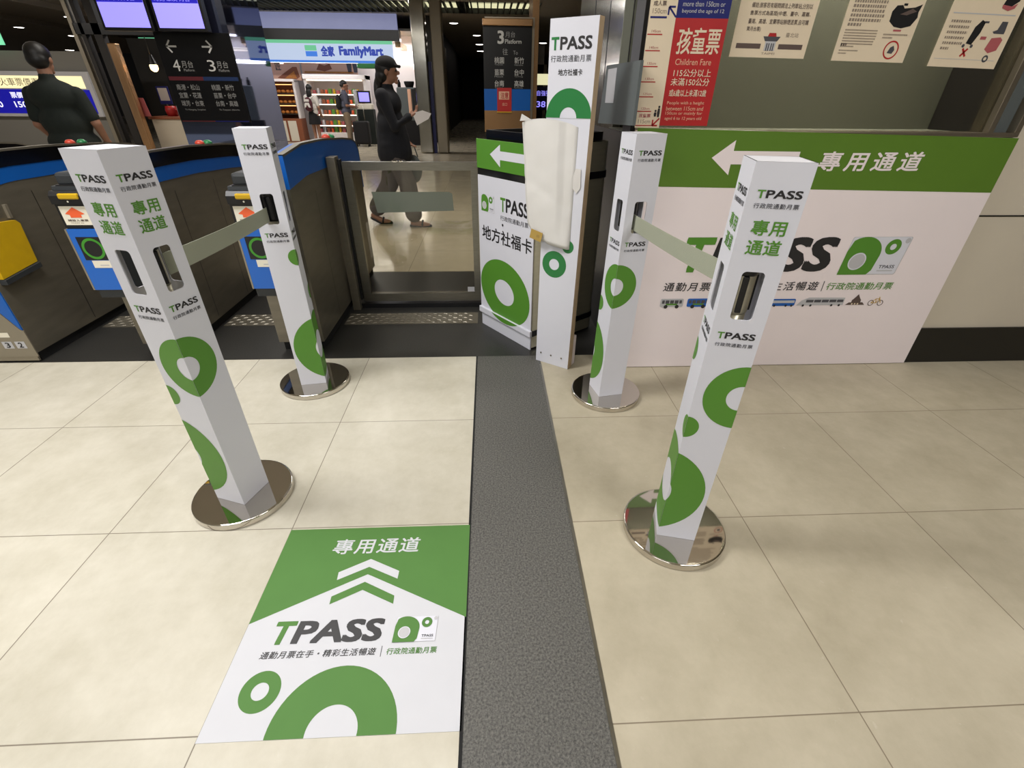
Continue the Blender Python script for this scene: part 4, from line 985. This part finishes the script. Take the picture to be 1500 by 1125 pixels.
f = FRONT(1.5, 17.8, 0); b = MB(); b.fbox(f, .03, .75, .85, 1.50, -.05, 0, 'navy'); b.text(f, '381', .1, .5, .93, 1.1, .004, 'scr', .01); b.text(f, '自強號', .1, .55, 1.25, 1.4, .004, 'scr', 0); b.fbox(f, .05, .75, 1.55, 1.85, -.05, 0, 'louverglow'); b.fbox(f, .1, .3, 2.1, 2.6, -.04, 0, 'lgrey'); b.build('board_face', root); MB().box(1.8, 1.9, 17.82, 17.86, 0, 2.1, 'steeld').build('stand', root)

# louvred ceiling light over the shop
root = thing('louver_light', (-2.7, 14.8, 3.1), 'long louvred ceiling light strip above the shop sign', 'ceiling light')
b = MB(); b.box(-6.8, 1.3, 13.9, 15.75, 3.24, 3.27, 'boardblk'); b.box(-6.8, 1.3, 13.88, 13.92, 3.1, 3.27, 'boardblk'); b.box(-6.8, 1.3, 15.73, 15.77, 3.1, 3.27, 'boardblk'); b.box(-6.82, -6.78, 13.9, 15.75, 3.1, 3.27, 'boardblk'); b.box(1.28, 1.32, 13.9, 15.75, 3.1, 3.27, 'boardblk'); b.build('housing', root)
b = MB(); b.box(-6.6, -.75, 15.1, 15.6, 3.20, 3.235, 'louverglow'); b.box(-.45, 1.1, 15.1, 15.6, 3.20, 3.235, 'louverglow'); b.build('tube', root)
for i in range(48):
    x = -6.65+i*.165; MB().box(x-.012, x+.012, 13.93, 15.72, 3.09, 3.19, 'dark').build('louver_blade', root)
# downlights
spots = [(-1.0, 17.7), (-.37, 21.0), (-.33, 24.5), (-.32, 28.0), (2.3, 23.5), (2.42, 27.5), (-16.0, 20.6), (-12.2, 17.7), (-16.2, 23.3), (-22.0, 31.0)]
lab = ['nearest in the corridor right of the shop', 'second along the corridor', 'third along the corridor', 'deepest in the corridor', 'right of the platform 3 sign, upper one', 'right of the platform 3 sign, lower one', 'at far left edge', 'upper left, by the departure monitors', 'left, above the lit fare board', 'furthest left hall, next to the standing man']
for (x, y), l in zip(spots, lab):
    k = y/20
    root = thing('ceiling_downlight', (x, y, 3.09), 'round white ceiling downlight, '+l, 'ceiling light', 'ceiling downlights')
    MB().lathe([(.11*k+.03, 0), (.11*k+.05, -.012), (.11*k+.07, 0)], (x, y, 3.099), 'lgrey', 20).build('ring', root)
    MB().lathe([(0, -.012), (.10*k+.02, -.010), (.11*k+.03, .0), (0, .0)], (x, y, 3.097), 'lamp', 20).build('lens', root)

# ------------------------------------------------------------------ left hall: fare board, door frames, cafe counter
struct(MB().box(-16, -8.3, 12.1, 12.2, 0, 1.95, 'greywall').build('wall_fare'))
root = thing('fare_board', (-9.5, 12.0, .8), 'lit blue fare board with a pale yellow header behind the standing man', 'board')
f = FRONT(0, 12.0, 0)
M['bluelit'] = mat('lit_blue_board', (10, 10, 120), .4, emit=(14, 12, 140), es=.9); M['yellit'] = mat('lit_header', (230, 220, 170), .4, emit=(236, 224, 176), es=.95); M['whlit'] = mat('lit_white', (230, 230, 240), .4, emit=(230, 230, 245), es=.9)
b = MB(); b.fbox(f, -12, -8.36, .78, 1.60, -.08, -.004, 'lgrey', .01); b.fbox(f, -12, -8.45, .84, 1.28, -.01, 0, 'bluelit'); b.fbox(f, -12, -8.50, 1.30, 1.52, -.01, 0, 'yellit')
for x in (-10.6, -10.1, -9.6, -9.1, -8.85):
    for z in (1.12, .95): b.text(f, '票價' if z > 1 else '150', x, x+.25, z, z+.11, .004, 'whlit', .01)
b.text(f, '火車票價表', -10.2, -9.4, 1.34, 1.48, .004, 'textbrown', 0)
b.build('board_face', root)
root = thing('exit_sign', (-9.75, 12.0, 2.0), 'small green lit exit sign at the far left edge under the ceiling', 'sign')
M['exit'] = mat('exit_green', (120, 210, 160), .4, emit=(120, 220, 170), es=.9)
f = FRONT(0, 11.9, 0); b = MB(); b.fbox(f, -10.2, -9.68, 2.03, 2.25, -.04, 0, 'exit', .005); b.flat(f, [(-9.85, 2.08), (-9.80, 2.08), (-9.77, 2.18), (-9.86, 2.18)], .002, 'shopw'); b.build('sign_face', root)
MB().box(-9.95, -9.93, 11.92, 11.94, 2.25, 3.1, 'steel').build('hanger', root)
fd = MB()
for x0, x1 in ((-8.26, -8.18), (-8.10, -8.02), (-7.86, -7.70)): fd.box(x0, x1, 11.9, 12.05, 0, 3.1, 'beige' if x0 < -8.2 else 'dark', .005)
fd.box(-8.2, -6.3, 11.9, 12.05, 2.22, 2.40, 'boardblk'); struct(fd.build('door_1'))
struct(MB().box(-7.62, -7.46, 11.8, 11.95, 0, 2.08, 'copper', .02).build('trim_copper'))
struct(MB().box(-8.3, -6.25, 13.6, 13.7, 0, 2.3, 'dark').build('wall_cafe'))
root = thing('cafe_counter', (-7.2, 12.3, 0), 'beige cafe counter between the copper post and the dark pillar', 'counter')
MB().box(-7.5, -6.6, 12.2, 12.7, 0, .74, 'wall', .01).build('body', root); MB().box(-7.54, -6.56, 12.16, 12.74, .74, .79, 'choc', .008).build('worktop', root)
t = MB(); t.lathe([(0, 0), (.10, 0), (.12, .12), (.10, .2), (0, .2)], (-7.12, 12.4, .79), 'red', 16)
tag(t.build('red_jar'), 'dark red jar standing on the beige cafe counter', 'jar')
t = MB(); t.lathe([(0, 0), (.06, 0), (.06, .2), (.025, .27), (0, .27)], (-6.92, 12.4, .79), 'lgrey', 14); tag(t.build('flask'), 'pale flask standing on the beige cafe counter beside the red jar', 'flask')
f = FRONT(0, 12.0, 0)
t = MB(); t.prism(f, [(-7.50, .80), (-7.36, .80), (-7.40, 1.14), (-7.53, 1.15)], -.01, 0, 'pinkish'); tag(t.build('pink_notice'), 'pink paper notice beside the copper post by the cafe counter', 'notice')
root = thing('framed_notice', (-7.05, 12.5, 1.05), 'small blue framed white notice standing above the cafe counter', 'notice')
MB().fbox(FRONT(0, 12.5, 0), -7.36, -7.10, 1.02, 1.36, -.02, 0, 'navy', .004).build('frame', root); MB().fbox(FRONT(0, 12.5, 0), -7.33, -7.13, 1.09, 1.33, 0, .003, 'lgrey').build('sheet', root); MB().box(-7.24, -7.22, 12.5, 12.53, .79, 1.03, 'steel').build('stand', root)
root = thing('pendant_lamp', (-7.07, 12.2, 1.6), 'glowing warm pendant lamp left of the black platform sign', 'lamp')
MB().ell((-7.07, 12.2, 1.70), (.075, .075, .085), 'lampwarm', 18).build('bulb', root)
MB().lathe([(.03, .26), (.05, .2), (.08, .10), (.085, .08)], (-7.07, 12.2, 1.66), 'blk', 20).build('lamp_shade', root); MB().tube([(-7.07, 12.2, 1.9), (-7.07, 12.2, 3.1)], .008, 'blk', 8).build('cord', root)

# ------------------------------------------------------------------ people
def remesh(mb, name, parent, k, vox, smooth=6):
    tmp = mb.build('tmp')
    r = tmp.modifiers.new('r', 'REMESH'); r.mode = 'VOXEL'; r.voxel_size = vox; r.use_smooth_shade = True
    s_ = tmp.modifiers.new('s', 'SMOOTH'); s_.factor = .5; s_.iterations = smooth
    dg = bpy.context.evaluated_depsgraph_get(); ev = tmp.evaluated_get(dg)
    me = bpy.data.meshes.new_from_object(ev); me.name = name
    off = tmp.location.copy(); root = parent
    while root.parent: root = root.parent
    me.transform(Matrix.Translation(off-root.location)); me.materials.clear(); me.materials.append(M[k])
    for p in me.polygons: p.use_smooth = True
    bpy.data.objects.remove(tmp)
    o = bpy.data.objects.new(name, me); COL.objects.link(o); o.parent = parent; return o
class Fig:
    """a standing figure; local x = its right, y = forward"""
    def __init__(s, base, yaw, h):
        s.b = Vector(base); s.h = h; c_, s_ = math.cos(yaw), math.sin(yaw); s.rx = Vector((c_, s_, 0)); s.fy = Vector((-s_, c_, 0))
    def p(s, x, y, z): return s.b+s.rx*x*s.h+s.fy*y*s.h+Vector((0, 0, z*s.h))
    def rot(s): return Matrix((s.rx, s.fy, (0, 0, 1))).transposed()
    def ell(s, mb, x, y, z, a, b, c): mb.ell(s.p(x, y, z), (a*s.h, b*s.h, c*s.h), 'skin', 20, True, s.rot())
    def limb(s, mb, pts, rs):
        P = [s.p(*q) for q in pts]; R = [r*s.h for r in rs]
        mb.tube(P, R, 'skin', 14)
        for q, r in zip(P, R): mb.ell(q, (r, r, r), 'skin', 14)
    def hand(s, mb, w, d, curl=.4, side=1):
        """palm, four fingers and a thumb from wrist w along d"""
        w = Vector(w); d = Vector(d).normalized(); up = Vector((0, 0, 1)); n = d.cross(up)
        n = n.normalized() if n.length > .2 else s.rx.copy(); bend = n.cross(d)*-1
        g = lambda a, b, c: tuple(w[i]+(d*a+n*b+bend*c)[i] for i in range(3))
        mb_p = [g(.012, -.012, 0), g(.048, -.016, 0)], [g(.012, .0, 0), g(.052, 0, 0)], [g(.012, .012, 0), g(.048, .016, 0)]
        for q in mb_p: s.limb(mb, q, (.0085, .0085))
        for b_, L in ((-.018, .036), (-.006, .043), (.006, .040), (.018, .030)):
            s.limb(mb, [g(.050, b_, 0), g(.050+L*.5, b_*1.1, -curl*.010), g(.050+L*.9, b_*1.1, -curl*.030)], (.0058, .0052, .0042))
        s.limb(mb, [g(.014, -.014*side, 0), g(.034, -.030*side, -.008), g(.050, -.032*side, -.014)], (.0072, .0062, .0050))
    def head(s, mb, x=0, y=.01, z=.93, turn=0):
        s.ell(mb, x, y, z+.008, .047, .058, .060); s.ell(mb, x, y+.012, z-.028, .036, .044, .040)
        s.ell(mb, x, y+.066, z-.010, .007, .012, .012); s.ell(mb, x, y+.058, z-.036, .016, .007, .006); s.ell(mb, x, y+.050, z-.058, .016, .012, .012)
        for q in (-1, 1): s.ell(mb, x+q*.048, y, z-.006, .006, .012, .018); s.ell(mb, x+q*.020, y+.050, z+.008, .010, .008, .007)
    def eyes(s, parent, x=0, y=.01, z=.93):
        for q in (-1, 1):
            m = MB(); m.ell(s.p(x+q*.019, y+.0545, z+.001), (.0075*s.h, .006*s.h, .0045*s.h), 'hair', 10); m.build('eye', parent)
def body(fig, arms, legs, lean=(0, 0), hx=0, hy=.01):
    m = MB(); lx, ly = lean
    fig.head(m, lx+hx, ly+hy)
    fig.limb(m, [(lx+hx*.6, ly, .90), (lx*.9, ly*.9, .82)], (.030, .036))
    fig.ell(m, lx*.8, ly*.8, .745, .088, .058, .085); fig.ell(m, lx*.4, ly*.4, .62, .075, .055, .09); fig.ell(m, 0, 0, .53, .082, .062, .07)
    for a in arms:
        fig.limb(m, a[:3], (.033, .025, .017)); w, e_ = a[2], a[1]; d = [w[i]-e_[i] for i in range(3)]
        fig.hand(m, w, d, a[3] if len(a) > 3 else .4, 1 if w[0] > 0 else -1)
    for l in legs:
        fig.limb(m, l[:3], (.050, .034, .022)); a = l[2]; t = l[3]
        fig.limb(m, [(a[0], a[1]-.018*t[1], a[2]-.022), (a[0]+.0, a[1]+.05*t[1], a[2]-.03+t[0]), (a[0], a[1]+.095*t[1], a[2]-.036+t[0])], (.018, .020, .014))
    return m
def tops(fig, arms, long_, lean=(0, 0), inf=.012, hem=.50, loose=1.):
    m = MB(); lx, ly = lean
    fig.limb(m, [(lx*.9, ly*.9, .845), (lx*.9, ly*.9, .80)], (.038, .05)); fig.ell(m, lx*.8, ly*.8, .755, .092*loose+inf*.6, .062*loose+inf*.6, .085); fig.ell(m, lx*.4, ly*.4, .63, .080*loose+inf, .062*loose+inf, .10)
    fig.ell(m, 0, 0, hem+.06, .086*loose+inf, .068*loose+inf, .075)
    for a in arms:
        if long_: fig.limb(m, a[:3], (.042, .034, .026))
        else:
            e_ = [a[0][i]+(a[1][i]-a[0][i])*.75 for i in range(3)]; fig.limb(m, [a[0], e_], (.042, .036))
    return m
def pants(fig, legs, r=(.062, .048, .036), cut=1.):
    m = MB(); fig.ell(m, 0, 0, .525, .088, .069, .06)
    for l in legs:
        k, a = l[1], l[2]; e_ = [k[i]+(a[i]-k[i])*cut for i in range(3)]; fig.limb(m, [l[0], k, e_], r)
    return m
def shoes(fig, legs, parent, k):
    for l in legs:
        a, t = l[2], l[3]; m = MB()
        fig.limb(m, [(a[0], a[1]-.022*t[1], a[2]-.020), (a[0], a[1]+.045*t[1], a[2]-.026+t[0]), (a[0], a[1]+.10*t[1], a[2]-.032+t[0])], (.024, .025, .018)); remesh(m, 'shoe', parent, k, .008, 3)
# walking woman beyond the glass gate (faces +x)
h = 1.55; fig = Fig((-1.00, 5.42, 0), -PI/2, h)
root = thing('person', (-1.0, 5.42, 0), 'woman in dark cap and navy jacket walking right beyond the glass gate, holding paper', 'person')
arms = [((.105, -.01, .80), (.125, .055, .635), (.085, .140, .685), .9), ((-.105, -.01, .80), (-.13, -.03, .64), (-.11, .07, .55), .4)]
legs = [((.045, 0, .51), (.050, .085, .285), (.048, .110, .048), (0, 1)), ((-.045, 0, .51), (-.045, -.055, .275), (-.045, -.185, .082), (-.032, 1))]
lean = (0, .012)
remesh(body(fig, arms, legs, lean), 'body', root, 'skin', .0065, 3)
m = tops(fig, arms, True, lean, .020, .46, 1.08); fig.limb(m, [(0, .008, .66), (0, .012, .56), (0, .014, .475)], (.088, .106, .116)); remesh(m, 'jacket', root, 'cnavy', .010, 5)
remesh(pants(fig, legs, (.066, .062, .060), .82), 'trousers', root, 'cgrey', .010, 5)
for l in legs:
    a, t = l[2], l[3]; m = MB(); fig.limb(m, [(a[0], a[1]-.03, a[2]-.040), (a[0], a[1]+.04, a[2]-.042+t[0]), (a[0], a[1]+.105, a[2]-.044+t[0])], (.012, .015, .014)); fig.limb(m, [(a[0]-.02, a[1]+.05, a[2]-.03+t[0]), (a[0], a[1]+.055, a[2]-.006+t[0]), (a[0]+.02, a[1]+.05, a[2]-.03+t[0])], (.008, .008, .008)); remesh(m, 'sandal', root, 'cblack', .006, 2)
m = MB(); y_ = .022; fig.ell(m, 0, y_-.012, .945, .054, .062, .060); fig.ell(m, 0, y_-.055, .885, .030, .026, .055); fig.ell(m, 0, y_-.075, .82, .026, .022, .075); fig.ell(m, 0, y_-.03, .905, .050, .040, .045); remesh(m, 'hair', root, 'hair', .008, 4)
m = MB(); fig.ell(m, 0, y_-.004, .965, .058, .066, .045); fig.limb(m, [(-.028, y_+.058, .955), (0, y_+.078, .953), (.028, y_+.058, .955)], (.008, .010, .008)); remesh(m, 'cap', root, 'cblack', .008, 4)
fig.eyes(root, 0, .022)
f = F(fig.p(.085, .212, .690), fig.fy*.86+Vector((0, 0, .5)), Vector((0, 0, .86))-fig.fy*.5, fig.rx)
t = MB(); t.prism(f, [(-.07, -.05), (.06, -.06), (.11, -.035), (.05, .03), (-.05, .06)], 0, .006, 'shopw'); tag(t.build('paper_sheet'), 'white folded paper in the walking woman\'s hand', 'paper')
t = MB(); pts = [fig.p(-.115, .105, .50)]; q = fig.p(-.115, .115, .36)
t.ell(q, (.085, .035, .14), 'greyplate', 16); t.tube([q+Vector((-.05, 0, .12)), q+Vector((-.015, 0, .24)), q+Vector((.015, 0, .24)), q+Vector((.05, 0, .12))], .006, 'greyplate', 8)
tag(t.build('carrier_bag'), 'grey green carrier bag hanging from the walking woman\'s hand', 'bag')
# standing man at the left
h = 1.60; fig = Fig((-3.87, 5.05, 0), .12, h)
root = thing('person', (-3.87, 5.05, 0), 'man in a dark shirt seen from behind at far left', 'person')
arms = [((.112, 0, .765), (.150, .0, .625), (.13, .07, .535), .5), ((-.112, 0, .765), (-.148, 0, .62), (-.13, .07, .53), .5)]
legs = [((.05, 0, .51), (.055, .01, .28), (.055, 0, .045), (0, 1)), ((-.05, 0, .51), (-.055, .01, .28), (-.055, 0, .045), (0, 1))]
remesh(body(fig, arms, legs), 'body', root, 'skin', .007, 3)
remesh(tops(fig, arms, False, (0, 0), .022, .47, 1.25), 'shirt', root, 'cdgreen', .012, 5)
remesh(pants(fig, legs), 'trousers', root, 'cblack', .012, 5); shoes(fig, legs, root, 'cblack')
m = MB(); fig.ell(m, 0, .004, .952, .054, .064, .055); fig.ell(m, 0, -.018, .925, .050, .046, .045); remesh(m, 'hair', root, 'hair', .008, 4); fig.eyes(root)
# shoppers
h = 1.46; fig = Fig((-4.82, 15.0, 0), -.25, h)
root = thing('person', (-4.82, 15.0, 0), 'long haired woman in black skirt with a white and maroon backpack, at the shop', 'person')
arms = [((.095, 0, .80), (.125, .01, .64), (.10, .09, .53), .5), ((-.095, 0, .80), (-.125, .01, .64), (-.10, .09, .53), .5)]
legs = [((.045, 0, .51), (.045, .01, .28), (.045, 0, .045), (0, 1)), ((-.045, 0, .51), (-.045, .01, .28), (-.045, 0, .045), (0, 1))]
remesh(body(fig, arms, legs), 'body', root, 'skin', .008, 3); remesh(tops(fig, arms, False, (0, 0), .012, .50), 'shirt', root, 'cwhite', .012, 4)
m = MB(); m.lathe([(0, .60), (.078, .60), (.09, .52), (.115, .36), (0, .36)], (0, 0, 0), 'cblack', 24); m.v = [fig.b+v*h for v in m.v]; remesh(m, 'skirt', root, 'cblack', .012, 3); shoes(fig, legs, root, 'cwhite')
m = MB(); fig.ell(m, 0, .0, .95, .055, .064, .058); fig.ell(m, 0, -.032, .86, .052, .034, .10); remesh(m, 'hair', root, 'hair', .009, 4); fig.eyes(root)
def backpack(fig, z, k, label, k2=None):
    r = thing('backpack', tuple(fig.p(0, -.10, z-.1)), label, 'bag')
    m = MB(); fig.ell(m, 0, -.105, z, .080, .048, .105); fig.ell(m, 0, -.105, z-.06, .076, .05, .07); remesh(m, 'bag_body', r, k, .012, 3)
    for q in (-1, 1):
        m = MB(); P = [fig.p(q*.055, -.075, z+.08), fig.p(q*.065, -.02, z+.125), fig.p(q*.065, .062, z+.09), fig.p(q*.075, .062, z), fig.p(q*.08, -.02, z-.08), fig.p(q*.06, -.07, z-.09)]; m.tube(P, .014, k2 or k, 8); m.build('strap', r)
    if k2:
        f = F(fig.p(0, -.158, z), fig.rx, UP, -fig.fy); m = MB(); m.fbox(f, -.07, .07, .045, .10, -.015, .004, k2); m.prism(f, [(-.09, -.09), (-.05, .02), (.05, .02), (.09, -.09), (.05, -.09), (.0, -.02), (-.05, -.09)], -.02, .006, k2); m.build('pattern', r)
backpack(fig, .70, 'cmaroon', 'maroon backpack with white pattern on the long haired woman', 'cwhite')
h = 1.56; fig = Fig((-3.92, 15.0, 0), -1.25, h)
root = thing('person', (-3.92, 15.0, 0), 'man in a slate shirt and khaki trousers facing right by the kiosk', 'person')
arms = [((.11, 0, .80), (.13, .02, .63), (.09, .14, .62), .7), ((-.11, 0, .80), (-.13, .02, .63), (-.09, .14, .60), .7)]
legs = [((.05, 0, .51), (.055, .012, .28), (.055, 0, .045), (0, 1)), ((-.05, 0, .51), (-.055, .012, .28), (-.055, 0, .045), (0, 1))]
remesh(body(fig, arms, legs, (0, .01), 0, .02), 'body', root, 'skin', .008, 3); remesh(tops(fig, arms, False, (0, .01), .016, .48, 1.08), 'shirt', root, 'cslate', .012, 4)
remesh(pants(fig, legs, (.062, .05, .042)), 'trousers', root, 'ckhaki', .012, 4); shoes(fig, legs, root, 'cblack')
m = MB(); fig.ell(m, 0, .022, .957, .053, .062, .052); fig.ell(m, 0, .0, .935, .05, .045, .04); remesh(m, 'hair', root, 'hair', .009, 4); fig.eyes(root, 0, .03)
backpack(fig, .69, 'cblack', 'black backpack worn by the man facing right')
root = thing('suitcase', (-3.5, 14.8, 0), 'black trolley suitcase with raised handle in front of the kiosk', 'suitcase')
b = MB(); b.box(-3.72, -3.30, 14.65, 14.92, .06, .62, 'cblack', .04); b.build('shell', root)
b = MB(); b.tube([(-3.60, 14.9, .60), (-3.60, 14.9, 1.0), (-3.42, 14.9, 1.0), (-3.42, 14.9, .60)], .012, 'steel', 8); b.build('handle', root)
for x in (-3.66, -3.36):
    for y in (14.70, 14.87): b = MB(); b.tube([(x-.012, y, .032), (x+.012, y, .032)], .03, 'rubber', 12); b.build('wheel', root)
